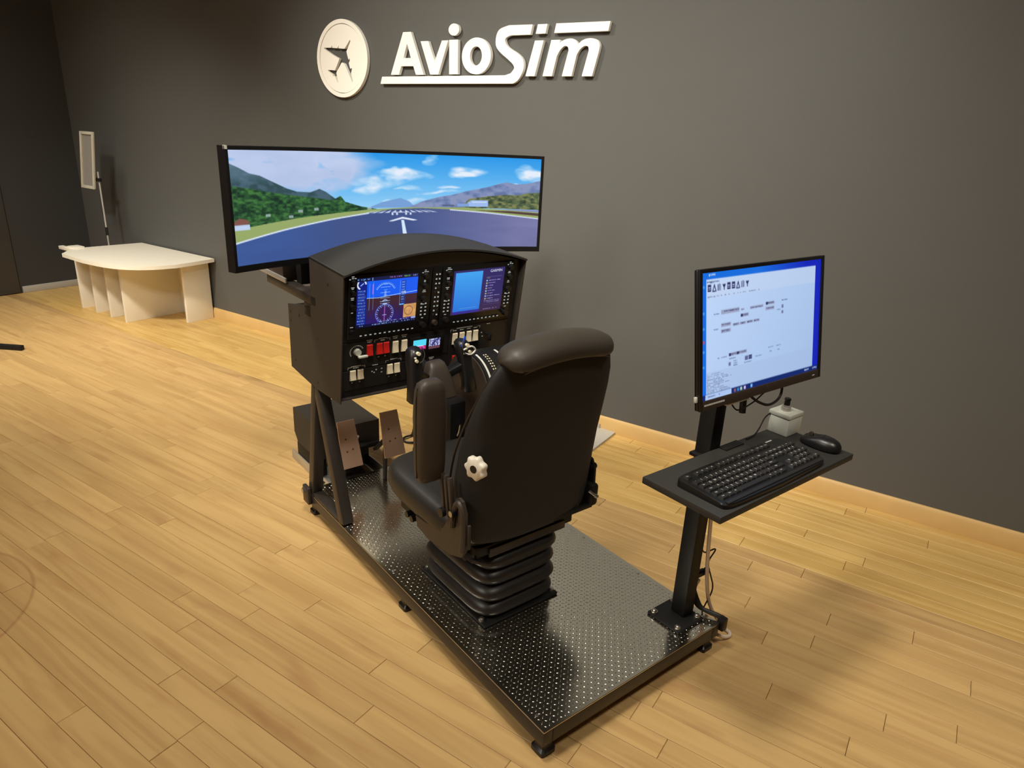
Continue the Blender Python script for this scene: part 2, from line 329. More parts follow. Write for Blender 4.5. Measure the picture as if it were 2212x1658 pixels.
# ------------------------------------------------------------------ materials
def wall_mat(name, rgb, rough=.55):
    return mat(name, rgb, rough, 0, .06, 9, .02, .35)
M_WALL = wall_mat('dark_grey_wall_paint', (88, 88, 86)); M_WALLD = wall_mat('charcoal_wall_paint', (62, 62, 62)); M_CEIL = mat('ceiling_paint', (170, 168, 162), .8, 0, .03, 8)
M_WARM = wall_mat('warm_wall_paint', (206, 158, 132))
M_DOOR = mat('charcoal_door', (70, 68, 67), .5, 0, .05, 12)
def plank_material(name, c1, c2, c3):
    m = bpy.data.materials.new(name); m.use_nodes = True; nt = m.node_tree; b = nt.nodes['Principled BSDF']
    L = nt.links.new; N = nt.nodes.new
    geo = N('ShaderNodeNewGeometry'); at = N('ShaderNodeAttribute'); at.attribute_name = 'tone'
    sep = N('ShaderNodeSeparateXYZ'); L(geo.outputs['Position'], sep.inputs[0])
    def mth(op, a, bb):
        n = N('ShaderNodeMath'); n.operation = op
        for i, q in enumerate((a, bb)):
            if isinstance(q, (int, float)): n.inputs[i].default_value = q
            else: L(q, n.inputs[i])
        return n.outputs[0]
    off = mth('MULTIPLY', at.outputs['Fac'], 37.)
    cb = N('ShaderNodeCombineXYZ'); L(mth('MULTIPLY', mth('ADD', sep.outputs[0], off), 1.6), cb.inputs[0]); L(mth('MULTIPLY', sep.outputs[1], 26), cb.inputs[1]); L(off, cb.inputs[2])
    n1 = N('ShaderNodeTexNoise'); n1.inputs['Scale'].default_value = 1.; n1.inputs['Detail'].default_value = 6; n1.inputs['Distortion'].default_value = .7; L(cb.outputs[0], n1.inputs['Vector'])
    cb2 = N('ShaderNodeCombineXYZ'); L(mth('MULTIPLY', mth('ADD', sep.outputs[0], off), 3.2), cb2.inputs[0]); L(mth('MULTIPLY', sep.outputs[1], 11), cb2.inputs[1]); L(off, cb2.inputs[2])
    n2 = N('ShaderNodeTexNoise'); n2.inputs['Scale'].default_value = 1.; n2.inputs['Detail'].default_value = 3; L(cb2.outputs[0], n2.inputs['Vector'])
    r1 = N('ShaderNodeValToRGB'); r1.color_ramp.elements[0].position = .34; r1.color_ramp.elements[0].color = (*lin(c2), 1); r1.color_ramp.elements[1].position = .62; r1.color_ramp.elements[1].color = (*lin(c1), 1); L(n1.outputs['Fac'], r1.inputs[0])
    r2 = N('ShaderNodeValToRGB'); r2.color_ramp.elements[0].position = .60; r2.color_ramp.elements[0].color = (0, 0, 0, 1); r2.color_ramp.elements[1].position = .80; r2.color_ramp.elements[1].color = (1, 1, 1, 1); L(n2.outputs['Fac'], r2.inputs[0])
    mx = N('ShaderNodeMix'); mx.data_type = 'RGBA'; L(mth('MULTIPLY', r2.outputs[0], .7), mx.inputs[0]); L(r1.outputs[0], mx.inputs[6]); mx.inputs[7].default_value = (*lin(c3), 1)
    hs = N('ShaderNodeHueSaturation'); L(mx.outputs[2], hs.inputs['Color']); L(mth('ADD', mth('MULTIPLY', at.outputs['Fac'], .10), .95), hs.inputs['Value'])
    vd = N('ShaderNodeVectorMath'); vd.operation = 'DISTANCE'; L(geo.outputs['Position'], vd.inputs[0]); vd.inputs[1].default_value = (-2.349, .3715, 0)
    rg = mth('MAXIMUM', mth('SUBTRACT', 1., mth('DIVIDE', mth('ABSOLUTE', mth('SUBTRACT', vd.outputs['Value'], .3704), 0), .009)), 0.)
    ins = mth('MULTIPLY', mth('LESS_THAN', vd.outputs['Value'], .370), .14)
    st = N('ShaderNodeMix'); st.data_type = 'RGBA'; L(mth('MAXIMUM', mth('MULTIPLY', rg, .45), ins), st.inputs[0]); L(hs.outputs[0], st.inputs[6]); st.inputs[7].default_value = (*lin((136, 86, 52)), 1)
    L(st.outputs[2], b.inputs['Base Color']); b.inputs['Roughness'].default_value = .42; b.inputs['Specular IOR Level'].default_value = .42
    bp = N('ShaderNodeBump'); bp.inputs['Strength'].default_value = .06; bp.inputs['Distance'].default_value = .002; L(n1.outputs['Fac'], bp.inputs['Height']); L(bp.outputs[0], b.inputs['Normal'])
    return m
M_OAK = plank_material('worn_oak_planks', (202, 168, 112), (184, 148, 96), (166, 122, 78))
M_OAKY = plank_material('yellow_oak_planks', (206, 172, 106), (188, 151, 86), (168, 124, 70))
M_OAKW = plank_material('dark_worn_oak_planks', (194, 160, 106), (166, 132, 86), (146, 108, 70))
M_SUB = mat('plank_joint_dirt', (82, 58, 38), .9, 0, .1, 30)
M_BASEW = mat('oak_baseboard', (208, 172, 112), .4, 0, .15, 14)
M_BASEG = mat('grey_baseboard', (176, 172, 164), .5, 0, .05, 20)
M_WHITE = mat('white_laminate', (238, 232, 216), .38, 0, .02, 20)
M_SIGN = mat('white_sign_plastic', (250, 248, 240), .35, 0, .02, 20)
M_BLK = mat('black_powder_coat', (22, 21, 21), .55, 0, .2, 300, .05, .3)
M_BLKP = mat('black_plastic', (20, 20, 21), .36, 0, .15, 200)
M_PANEL = mat('black_instrument_panel', (30, 28, 28), .5, 0, .2, 400, .04)
M_HOUS = mat('dark_grey_powder_coat', (58, 53, 47), .6, 0, .15, 500, .08, .3)
M_HOOD = mat('hood_coat_shade_darkened', (42, 40, 38), .68, 0, .15, 500, .08, .25)  # housing coat darkened to stand for weaker light on the hood
M_TUBE = mat('dark_steel_tube', (54, 48, 44), .42, .2, .15, 200)
M_PLATE = mat('tread_plate_steel', (232, 228, 214), .17, 1., .10, 40)
M_ALU = mat('aluminium', (206, 204, 198), .38, .7, .1, 60)
M_PEDAL = mat('pedal_steel_with_reflection', (240, 202, 176), .40, .3, .08, 50)  # warm floor reflection put into the pedal colour
M_BOLT = mat('zinc_bolt', (200, 198, 190), .3, 1., .1, 80)
M_VINYL = mat('black_vinyl', (38, 36, 34), .46, 0, .2, 160, .12)
M_ROLL = mat('brown_black_roll_vinyl', (58, 52, 45), .5, 0, .2, 140, .1)
M_FABR = mat('black_seat_fabric', (30, 27, 26), .8, 0, .2, 400, .25)
M_ARM = mat('brown_black_vinyl', (62, 54, 47), .5, 0, .2, 140, .1)
M_BELL = mat('black_rubber_bellows', (36, 34, 33), .42, 0, .2, 60, .05)
M_KNOBW = mat('ivory_knob', (226, 220, 204), .45, 0, .03, 30)
M_IVORY = mat('ivory_rocker', (226, 214, 184), .42, 0, .03, 60)
M_RED = mat('red_rocker', (196, 34, 26), .42, 0, .06, 60)
M_PRINT = mat('pale_print', (206, 206, 200), .5, 0, .05, 60)
M_KEYTOP = mat('black_key', (34, 33, 33), .42, 0, .15, 300)
M_TRAY = mat('grey_tray_laminate', (44, 43, 41), .6, 0, .12, 200, .04)
M_TRAYE = mat('brown_tray_edge', (88, 66, 46), .45, 0, .12, 60)
M_BOXG = mat('light_grey_enclosure', (196, 200, 190), .45, 0, .04, 30)
M_WCAB = mat('white_cable', (222, 206, 190), .5, 0, .04, 30)
M_BCAB = mat('black_cable', (24, 22, 22), .5, 0, .04, 30)
M_BLUEC = mat('blue_stripe', (30, 70, 190), .4, 0, .04, 30)
M_FRAMEB = mat('sign_backing_panel', (150, 146, 140), .5, 0, .06, 20)
M_FRAMEP = mat('satin_sign_profile', (206, 202, 186), .4, 0, .05, 40)
M_PEDS = mat('pedal_screw_steel', (120, 100, 88), .5, .3, .1, 40)
M_LEG = emat('backlit_legend', .55, rgb=(214, 220, 216))
M_BROWN = mat('warm_dark_panel', (54, 44, 38), .5, 0, .12, 60)
M_TV = emat('flight_view_screen', 1.0); M_PFD = emat('primary_flight_display', .95); M_MFD = emat('multi_function_display', .9); M_DESK = emat('desktop_screen', .95)
M_TXT = emat('screen_lettering', .9, rgb=(215, 220, 245))

# ------------------------------------------------------------------ room
YW, XL, XR, YF, ZC = 2.96, -6.24, 3.2, -3.0, 3.15
floor = struct('floor', rbox(XL - .1, XR + .1, YF - .1, YW + .1, -.09, -.008, 0), M_SUB)
struct('ceiling', rbox(XL - .1, XR + .1, YF - .1, YW + .1, ZC, ZC + .1, 0), M_CEIL)
struct('wall_back', rbox(XL - .1, XR + .1, YW, YW + .1, 0, ZC, 0), M_WALL)
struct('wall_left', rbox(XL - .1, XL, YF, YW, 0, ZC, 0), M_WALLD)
struct('wall_right', rbox(XR, XR + .1, YF, YW, 0, ZC, 0), M_WARM)
struct('wall_front', rbox(XL - .1, XR + .1, YF - .1, YF, 0, ZC, 0), M_WARM)
struct('baseboard_back', cat(prism([(YW, 0), (YW - .016, 0), (YW - .016, .058), (YW - .006, .073), (YW, .074)], XL + .002, XR, 'x')), M_BASEW)
struct('baseboard_left', rbox(XL, XL + .014, 2.39, YW - .017, 0, .052, .003), M_BASEG)
d1 = struct('door_1', rbox(XL, XL + .012, 1.44, 2.372, .006, 2.12, .002), M_DOOR)
part('door_handle', cat(cyl((XL + .012, 1.52, 1.02), (XL + .06, 1.52, 1.02), .009), cyl((XL + .055, 1.515, 1.02), (XL + .055, 1.64, 1.02), .009)), M_ALU, d1)

# planks -------------------------------------------------------------
PW, Y0 = .0705, .495
known = {0: [-1.586], 1: [-1.308], 4: [-1.373], 3: [-1.512], 16: [-.188], 17: [.089], 23: [.118], 21: [-.347], 8: [-1.665, -1.10], 9: [-1.441], 22: [-.113], 24: [-.399], 18: [.248], 25: [-.236]}
iv = cam.matrix_world.inverted(); FP = 1494.64
def px(p):
    v = iv @ Vector(p)
    if v.z > -.05: return None
    return (1106 + FP * v.x / -v.z, 829 - FP * v.y / -v.z, -v.z)
def plank_chunk(x0, x1, y0, y1, dz, b=.0011):
    V = []; zt = dz
    for (z, i) in ((-.012, 0), (zt - b, 0), (zt, b)):
        V += [Vector((x0 + i, y0 + i, z)), Vector((x1 - i, y0 + i, z)), Vector((x1 - i, y1 - i, z)), Vector((x0 + i, y1 - i, z))]
    F = [[8, 9, 10, 11]]
    for a in (0, 4): F += [[a + i, a + (i + 1) % 4, a + 4 + (i + 1) % 4, a + 4 + i] for i in range(4)]
    return V, F
rp = random.Random(11); planks = []
k0 = int(math.floor((YF - Y0) / PW)); k1 = int(math.ceil((YW - Y0) / PW))
for k in range(k0, k1):
    y0, y1 = Y0 + k * PW, min(Y0 + (k + 1) * PW, YW + .0)
    js = sorted(known.get(k, [rp.uniform(-1.9, -.9)]))
    x = js[0]
    while x > XL: x -= rp.choice((.62, .78, .92, 1.05)); js.append(x)
    x = max(js)
    while x < XR: x += rp.choice((.62, .78, .92, 1.05)); js.append(x)
    js = sorted(min(max(j, XL), XR) for j in js)
    for a, b in zip(js[:-1], js[1:]):
        if b - a < .03: continue
        g = .0005; ar = 0
        # size in the picture
        q = [px((a + (b - a) * t, (y0 + y1) / 2, 0)) for t in (0, .25, .5, .75, 1)]
        vis = [p for p in q if p and -40 < p[0] < 2252 and -40 < p[1] < 1700]
        ar = (b - a) * PW / min(p[2] for p in vis) ** 3 if vis else 0
        planks.append((ar, k, a + g, b - g, y0 + g, y1 - g, rp.random(), rp.uniform(-.0004, .0003)))
planks.sort(key=lambda p: -p[0])
def plank_mat(k, y):
    if k == 25: return 2
    return 1 if k > 25 else 0
restV, restF, restT, restM = [], [], [], []
for i, (ar, k, a, b, y0, y1, tone, dz) in enumerate(planks):
    V, F = plank_chunk(a, b, y0, y1, dz); mi = plank_mat(k, y0)
    if i < 300 and ar > 0:
        o3 = Vector((a, y0, 0)); me = bpy.data.meshes.new('plank'); me.from_pydata([tuple(v - o3) for v in V], [], F)
        me.attributes.new('tone', 'FLOAT', 'FACE').data.foreach_set('value', [tone] * len(F))
        me.materials.append((M_OAK, M_OAKY, M_OAKW)[mi]); o = bpy.data.objects.new('plank', me); COL.objects.link(o); o.location = o3; o.parent = floor
    else:
        n = len(restV); restV += [tuple(v) for v in V]; restF += [[j + n for j in f] for f in F]; restT += [tone] * len(F); restM += [mi] * len(F)
me = bpy.data.meshes.new('outer_planks'); me.from_pydata(restV, [], restF); me.attributes.new('tone', 'FLOAT', 'FACE').data.foreach_set('value', restT)
for m in (M_OAK, M_OAKY, M_OAKW): me.materials.append(m)
me.polygons.foreach_set('material_index', restM)
o = bpy.data.objects.new('outer_planks', me); COL.objects.link(o); o.parent = floor; o['kind'] = 'stuff'

# ------------------------------------------------------------------ wall lettering
def flat_shape(outer, holes, y0, y1):
    """outline in wall x/z, extruded from y0 (front) to y1 (back)"""
    cu = bpy.data.curves.new('c', 'CURVE'); cu.dimensions = '2D'; cu.fill_mode = 'BOTH'; cu.extrude = abs(y1 - y0) / 2
    for poly in [outer] + holes:
        sp = cu.splines.new('POLY'); sp.points.add(len(poly) - 1); sp.use_cyclic_u = True
        for p, q in zip(sp.points, poly): p.co = (q[0], q[1], 0, 1)
    ob = bpy.data.objects.new('c', cu); me = bpy.data.meshes.new_from_object(ob)
    r = ([Vector((v.co.x, (y0 + y1) / 2 - v.co.z, v.co.y)) for v in me.vertices], [list(p.vertices) for p in me.polygons])
    bm = bmesh.new(); bpy.data.objects.remove(ob); bpy.data.curves.remove(cu); bpy.data.meshes.remove(me); bm.free(); return r
def ell(cx, cz, rx, rz, k=40): return [(cx + rx * math.cos(2 * math.pi * i / k), cz + rz * math.sin(2 * math.pi * i / k)) for i in range(k)]
def sm2(pts, n=4):
    P = [pts[-1]] + list(pts) + [pts[0], pts[1]]; out = []
    for i in range(1, len(P) - 2):
        for j in range(n):
            t = j / n; r = []
            for ax in (0, 1):
                a, b, c, d = P[i - 1][ax], P[i][ax], P[i + 1][ax], P[i + 2][ax]
                r.append(.5 * (2 * b + (c - a) * t + (2 * a - 5 * b + 4 * c - d) * t * t + (3 * b - a - 3 * c + d) * t ** 3))
            out.append(tuple(r))
    return out
def sm_open(pts, n=5): return [(v.x, v.y) for v in smooth([(p[0], p[1], 0) for p in pts], n)]
LY0, LY1 = YW - .024, YW - .006
LK = 2.936 / 2.925
def lk(p): return (p[0] * LK, 1.4 + (p[1] - 1.4) * LK)
sign = thing('wall_lettering', 'raised white company name letters with long underline on the dark grey back wall', 'sign', (-2.15, YW, 1.6), sim=False)
letters = []
letters.append(('letter', [(-2.7324, 1.6425), (-2.6458, 1.8400), (-2.5934, 1.8400), (-2.5089, 1.6425), (-2.561, 1.6425), (-2.5781, 1.683), (-2.6603, 1.683), (-2.6776, 1.6425)], [[(-2.6452, 1.7205), (-2.5941, 1.7205), (-2.6195, 1.7877)]]))
letters.append(('letter', [(-2.5296, 1.7958), (-2.4797, 1.7958), (-2.4377, 1.7039), (-2.3926, 1.7958), (-2.3530, 1.7958), (-2.4142, 1.6436), (-2.4658, 1.6436)], []))
letters.append(('letter', [(-2.3464, 1.7976), (-2.2921, 1.7976), (-2.2911, 1.6446), (-2.3446, 1.6446)], []))
letters.append(('letter_dot', ell(-2.3193, 1.842, .0323, .0262), []))
letters.append(('letter', ell(-2.1812, 1.7240, .0862, .0800), [ell(-2.1828, 1.7243, .0356, .0415)]))
S_out = [(-2.8076, 1.5985), (-2.7954, 1.6330)] + [(-2.0111, 1.6400)] + sm_open([(-1.9793, 1.6482), (-1.9605, 1.6693), (-1.9695, 1.6875), (-1.9985, 1.7088), (-2.0444, 1.7395), (-2.0675, 1.767), (-2.0677, 1.806), (-2.0491, 1.8351), (-1.9981, 1.8500)]) + [(-1.8700, 1.8490), (-1.8794, 1.8081)] + sm_open([(-1.9879, 1.808), (-2.0112, 1.7986), (-2.0168, 1.7839), (-1.9972, 1.7597), (-1.9443, 1.7321), (-1.9155, 1.7079), (-1.9075, 1.678), (-1.9158, 1.6481), (-1.9377, 1.6178), (-1.9649, 1.6042)])
letters.append(('letter', S_out, []))
letters.append(('letter', [(-1.8535, 1.7832), (-1.8076, 1.7832), (-1.8467, 1.6361), (-1.8955, 1.6361)], []))
letters.append(('letter_dot', [(-1.8421, 1.8486), (-1.7923, 1.8486), (-1.8007, 1.8107), (-1.8516, 1.8107)], []))
m_out = [(-1.8031, 1.6361), (-1.7676, 1.7836), (-1.723, 1.7836), (-1.7255, 1.7700)] + sm_open([(-1.7150, 1.7770), (-1.6928, 1.7851), (-1.6644, 1.7872), (-1.6430, 1.7791), (-1.6300, 1.764)]) + sm_open([(-1.6160, 1.7760), (-1.5950, 1.7840), (-1.5664, 1.7859), (-1.5383, 1.7786), (-1.5250, 1.7601), (-1.526, 1.737)]) + [(-1.5507, 1.6361), (-1.6013, 1.6361)] + sm_open([(-1.5757, 1.7378), (-1.5806, 1.7535), (-1.5983, 1.7561), (-1.6182, 1.7442), (-1.6339, 1.7219)]) + [(-1.6529, 1.6361), (-1.7024, 1.6361)] + sm_open([(-1.6761, 1.7395), (-1.6809, 1.7538), (-1.6978, 1.758), (-1.7183, 1.7431), (-1.7346, 1.7175)]) + [(-1.7542, 1.6361)]
letters.append(('letter', m_out, []))
letters.append(('overline_bar', [(-1.747, 1.8488), (-1.4829, 1.8488), (-1.4898, 1.8118), (-1.755, 1.8112)], []))
for nm, outer, holes in letters:
    outer = [lk(p) for p in outer]; holes = [[lk(p) for p in h] for h in holes]
    o = part(nm, flat_shape(outer, holes, LY0, LY1), M_SIGN, sign)
    xs = [p[0] for p in outer]; zs = [p[1] for p in outer]
    if nm == 'letter': part('standoff_pin', cat(*[cyl((x, LY1 - .004, z), (x, YW, z), .004, 8) for x, z in ((xs[0] * .9 + sum(xs) / len(xs) * .1, zs[0] * .85 + sum(zs) / len(zs) * .15),)]), M_ALU, o)
EC = lk((-3.0948, 1.7222))
emb = thing('round_emblem', 'round white raised emblem disc with a cut out airplane on the back wall', 'sign', (EC[0], YW, EC[1]), sim=False)
plane = [(-3.0297, 1.815), (-3.0259, 1.8068), (-3.045, 1.7801), (-3.0588, 1.7585), (-3.0527, 1.7365), (-3.0452, 1.7171), (-3.0363, 1.7253), (-3.0347, 1.7143), (-3.0439, 1.7006), (-3.0346, 1.6729), (-3.0216, 1.6769), (-3.0221, 1.6673), (-3.0293, 1.6506), (-3.0164, 1.6074), (-3.0228, 1.6074), (-3.0485, 1.6507), (-3.0783, 1.6981), (-3.091, 1.7037), (-3.0996, 1.7038), (-3.1183, 1.6816), (-3.1393, 1.6592), (-3.1429, 1.6508), (-3.1307, 1.6026), (-3.136, 1.604), (-3.1561, 1.6367), (-3.1695, 1.6338), (-3.1733, 1.6452), (-3.2079, 1.6608), (-3.2092, 1.668), (-3.1543, 1.6649), (-3.1352, 1.6901), (-3.115, 1.7234), (-3.1671, 1.7435), (-3.2315, 1.7738), (-3.2311, 1.7803), (-3.178, 1.779), (-3.1676, 1.7907), (-3.1671, 1.778), (-3.128, 1.7756), (-3.1163, 1.7897), (-3.1181, 1.7749), (-3.0743, 1.7719), (-3.0609, 1.7831)]
part('disc', flat_shape(ell(*EC, .1715, .1715, 72), [[lk(p) for p in plane]], YW - .020, YW - .004), M_SIGN, emb)
part('rim', flat_shape(ell(*EC, .1955, .1955, 72), [ell(*EC, .1745, .1745, 72)], YW - .023, YW - .004), M_SIGN, emb)

# ------------------------------------------------------------------ white side table, sign holder, bar
tb = thing('side_table', 'low white laminate table with upright panel legs in the far left corner', 'table', (-4.95, 2.65, 0), sim=False)
ZT = .445
top = [(-5.40, 2.945), (-5.46, 2.46), (-5.30, 2.315), (-5.0, 2.30)] + sm_open([(-4.80, 2.315), (-4.66, 2.35), (-4.55, 2.42), (-4.48, 2.52), (-4.445, 2.64)]) + [(-4.455, 2.80), (-4.475, 2.945)]
part('table_top', prism(top, ZT - .024, ZT, 'z'), M_WHITE, tb, sharp=20)
for x in (-5.455, -5.255, -5.055, -4.855):
    part('leg_panel', rbox(x - .011, x + .011, 2.462 if x < -4.9 else 2.46, 2.90, 0, ZT - .024, .0015), M_WHITE, tb)
part('end_panel', rbox(-4.565, -4.542, 2.735, 2.938, 0, ZT - .024, .0015), M_WHITE, tb)
part('back_panel', rbox(-4.843, -4.566, 2.885, 2.903, 0, ZT - .025, .0015), M_WHITE, tb)
part('corner_board', cat(rbox(-5.62, -5.44, 2.44, 2.475, ZT - .022, ZT + .002, .002), rbox(-5.52, -5.42, 2.455, 2.53, ZT - .034, ZT + .012, .002)), M_WHITE, tb)
sh = thing('sign_holder', 'empty aluminium sign frame on a thin pole standing behind the white table', 'sign holder', (-5.508, 2.75, 0), sim=False)
part('pole', cyl((-5.530, 2.76, .02), (-5.530, 2.76, .97), .006, 12), M_BASEG, sh)
part('pole_grip', cyl((-5.530, 2.76, .505), (-5.530, 2.76, .565), .009, 12), M_BLKP, sh)
part('pole_base', cat(cyl((-5.530, 2.76, 0), (-5.530, 2.76, .012), .105, 28), cyl((-5.530, 2.76, .012), (-5.530, 2.76, .03), .02, 16)), M_ALU, sh)
def frame_pt(x, y, d): # tilted frame: left edge leans outward at the top
    fx, fz = x, y; return (-5.647 + fx - (1 - fz) * .100, 2.738 - d, .842 + fz * .408)
fw = .187
part('backing_panel', fn(rbox(.008, fw - .008, -.004, 0, .015, .985, 0), lambda v: frame_pt(v.x + .0, v.z, -v.y - .004)), M_FRAMEB, sh)
for (x0, x1, z0, z1) in ((0, .020, 0, 1), (fw - .02, fw, 0, 1), (.02, fw - .02, 0, .05), (.02, fw - .02, .95, 1)):
    part('frame_profile', fn(rbox(x0, x1, -.010, .006, z0, z1, .003), lambda v: frame_pt(v.x, v.z, -v.y)), M_FRAMEP, sh)
part('frame_bracket', rbox(-5.585, -5.50, 2.748, 2.766, .90, .925, .003), M_BLKP, sh)
single('black_bar', cat(bar((-5.15, 1.48, .015), (-4.69, 1.735, .015), .030, .030, (0, 0, 1), .004)), M_BLK, 'black metal bar lying on the floor at the left edge', 'bar', (-4.92, 1.61, 0), sim=False)

# ------------------------------------------------------------------ platform
pf = thing('simulator_platform', 'low steel platform with diamond tread plate under the black seat', 'platform', (.3355, .69, 0))
PU, PV, ZP = .671, 1.385, .09
part('deck_plate', cat(rbox(0, PU, 0, PV, ZP - .004, ZP, .001, 1)), M_PLATE, pf)
V = []; F = []; pit = .0125; rows = int(PV / pit); colsn = int(PU / pit)
for j in range(1, rows):
    for i in range(1, colsn):
        cx, cy = i * pit + .003, j * pit; a = math.radians(45 if (i + j) % 2 else -45); ca, sa = math.cos(a), math.sin(a); n = len(V)
        for lx, ly, lz in ((-.0052, 0, 0), (0, -.0017, 0), (.0052, 0, 0), (0, .0017, 0), (-.0026, 0, .0011), (.0026, 0, .0011)):
            V.append(Vector((cx + lx * ca - ly * sa, cy + lx * sa + ly * ca, ZP + lz)))
        F += [[n, n + 1, n + 4], [n + 1, n + 5, n + 4], [n + 1, n + 2, n + 5], [n + 2, n + 3, n + 5], [n + 3, n + 4, n + 5], [n + 3, n, n + 4]]
part('tread_bumps', (V, F), M_PLATE, pf, stuff=True, sharp=180, recalc=False)
ZB = .044
for u0 in (0.0, PU - .03): part('side_rail', rbox(u0, u0 + .03, 0, PV, ZB, ZP - .0045, .0025), M_TUBE, pf)
for v0 in (.0, .46, .92, PV - .03): part('cross_rail', rbox(.0305, PU - .0305, v0, v0 + .03, ZB, ZP - .0045, .0025), M_TUBE, pf)
for u0 in (.008, PU - .048):
    for v0 in (.008, .655, PV - .05):
        part('foot', cat(loft([[(u0 + .02 + (x) * s, v0 + .02 + (y) * s, z) for x, y in sel(0, 0, .020, .020, 6, 20)] for z, s in ((0, 1.15), (.012, 1.15), (.018, .85), (ZB, .8))])), M_BLKP, pf)
for u, v in ((.02, .05), (.02, .30), (.02, .53), (.02, .75), (.02, .97), (.651, .3), (.651, .55), (.651, .80), (.651, 1.05)):
    part('rivet', cyl((u, v, ZP), (u, v, ZP + .0018), .005, 12, .0035), M_BOLT, pf)
# tubular uprights that carry the console
for u0, nm in ((.001, 1), (PU - .041, 0)):
    u = u0 + .02
    part('front_upright', bar((u, 1.085, ZP), (u, 1.245, .545), .04, .040, (1, 0, 0)), M_TUBE, pf)
    part('rear_upright', bar((u, 1.345, ZP), (u, 1.262, .545), .04, .038, (1, 0, 0)), M_TUBE, pf)
    part('base_strut', rbox(u - .02, u + .02, 1.108, 1.325, ZP, ZP + .012, .002), M_TUBE, pf)
    part('clamp_block', cat(rbox(u - .035, u - .0205, 1.335, 1.385, .05, .118, .003), cyl((u - .04, 1.36, .1), (u + .03, 1.36, .1), .006, 10)), M_TUBE, pf)
    part('clamp_bolt', cyl((u - .046, 1.36, .104), (u - .034, 1.36, .104), .011, 6), M_BOLT, pf)
    part('clamp_bolt', cyl((u + .022, 1.345, .118), (u + .032, 1.345, .128), .009, 6), M_BOLT, pf)

# ------------------------------------------------------------------ cockpit console
cc = thing('cockpit_console', 'black flight simulator cockpit console with two lit flight displays and switches', 'console', (.345, 1.2, .545))
CW = .692
side = [(.986, .980), (1.236, .995), (1.240, .833), (1.445, .797), (1.450, .564), (1.240, .546), (1.047, .553)]
part('side_panel', prism(side, 0, .004, 'x'), M_HOUS, cc)
part('side_panel', prism(side, CW - .004, CW, 'x'), M_HOUS, cc)
part('rear_box', prism([(1.243, .829), (1.443, .793), (1.447, .568), (1.243, .550)], .005, CW - .005, 'x'), M_HOUS, cc)
part('bottom_panel', prism([(1.055, .558), (1.242, .550), (1.242, .554), (1.055, .562)], .005, CW - .005, 'x'), M_HOUS, cc)
def arch(u, e=.0): t = (u / CW) * 2 - 1; return (1 - t * t) * .055 + e
NA = 28; us = [CW * i / NA for i in range(NA + 1)]
def hood_ring(v, z, th, ex=0): return [(u, v, z + arch(u)) for u in us] + [(u, v, z + arch(u) - th) for u in reversed(us)]
part('hood', loft([hood_ring(.982, .978, .006), hood_ring(1.238, .994, .006)]), M_HOOD, cc, sharp=40)
part('hood_back_panel', ([Vector((u, 1.2365, .90)) for u in us] + [Vector((u, 1.2365, .986 + arch(u))) for u in us], [[i, i + 1, NA + 2 + i, NA + 1 + i] for i in range(NA)]), M_HOUS, cc)
def PT(u, z, d): return Vector((u, 1.012 + (.977 - z) * .144 - d, z))
def pbox(u0, u1, z0, z1, d0, d1, b=.001, s=1): return fn(rbox(u0, u1, -d1, -d0, z0, z1, b, s), lambda v: PT(v.x, v.z, -v.y))
pan = part('instrument_panel', cat(pbox(.006, CW - .006, .552, .964, -.006, 0, 0), fn(prism([(u, .966 + arch(u)) for u in us[1:-1]] + [(CW - .02, .962), (.02, .962)], -.004, .0, 'y'), lambda v: PT(v.x, v.z, -v.y))), M_PANEL, cc)
for z0, z1, u0, u1 in ((.755, .975, .014, CW - .016), (.66, .752, .014, .41), (.60, .752, .415, CW - .03), (.585, .655, .014, .25)):
    part('sub_panel', pbox(u0, u1, z0, z1, .0003, .0025, .0008), M_PANEL, cc)
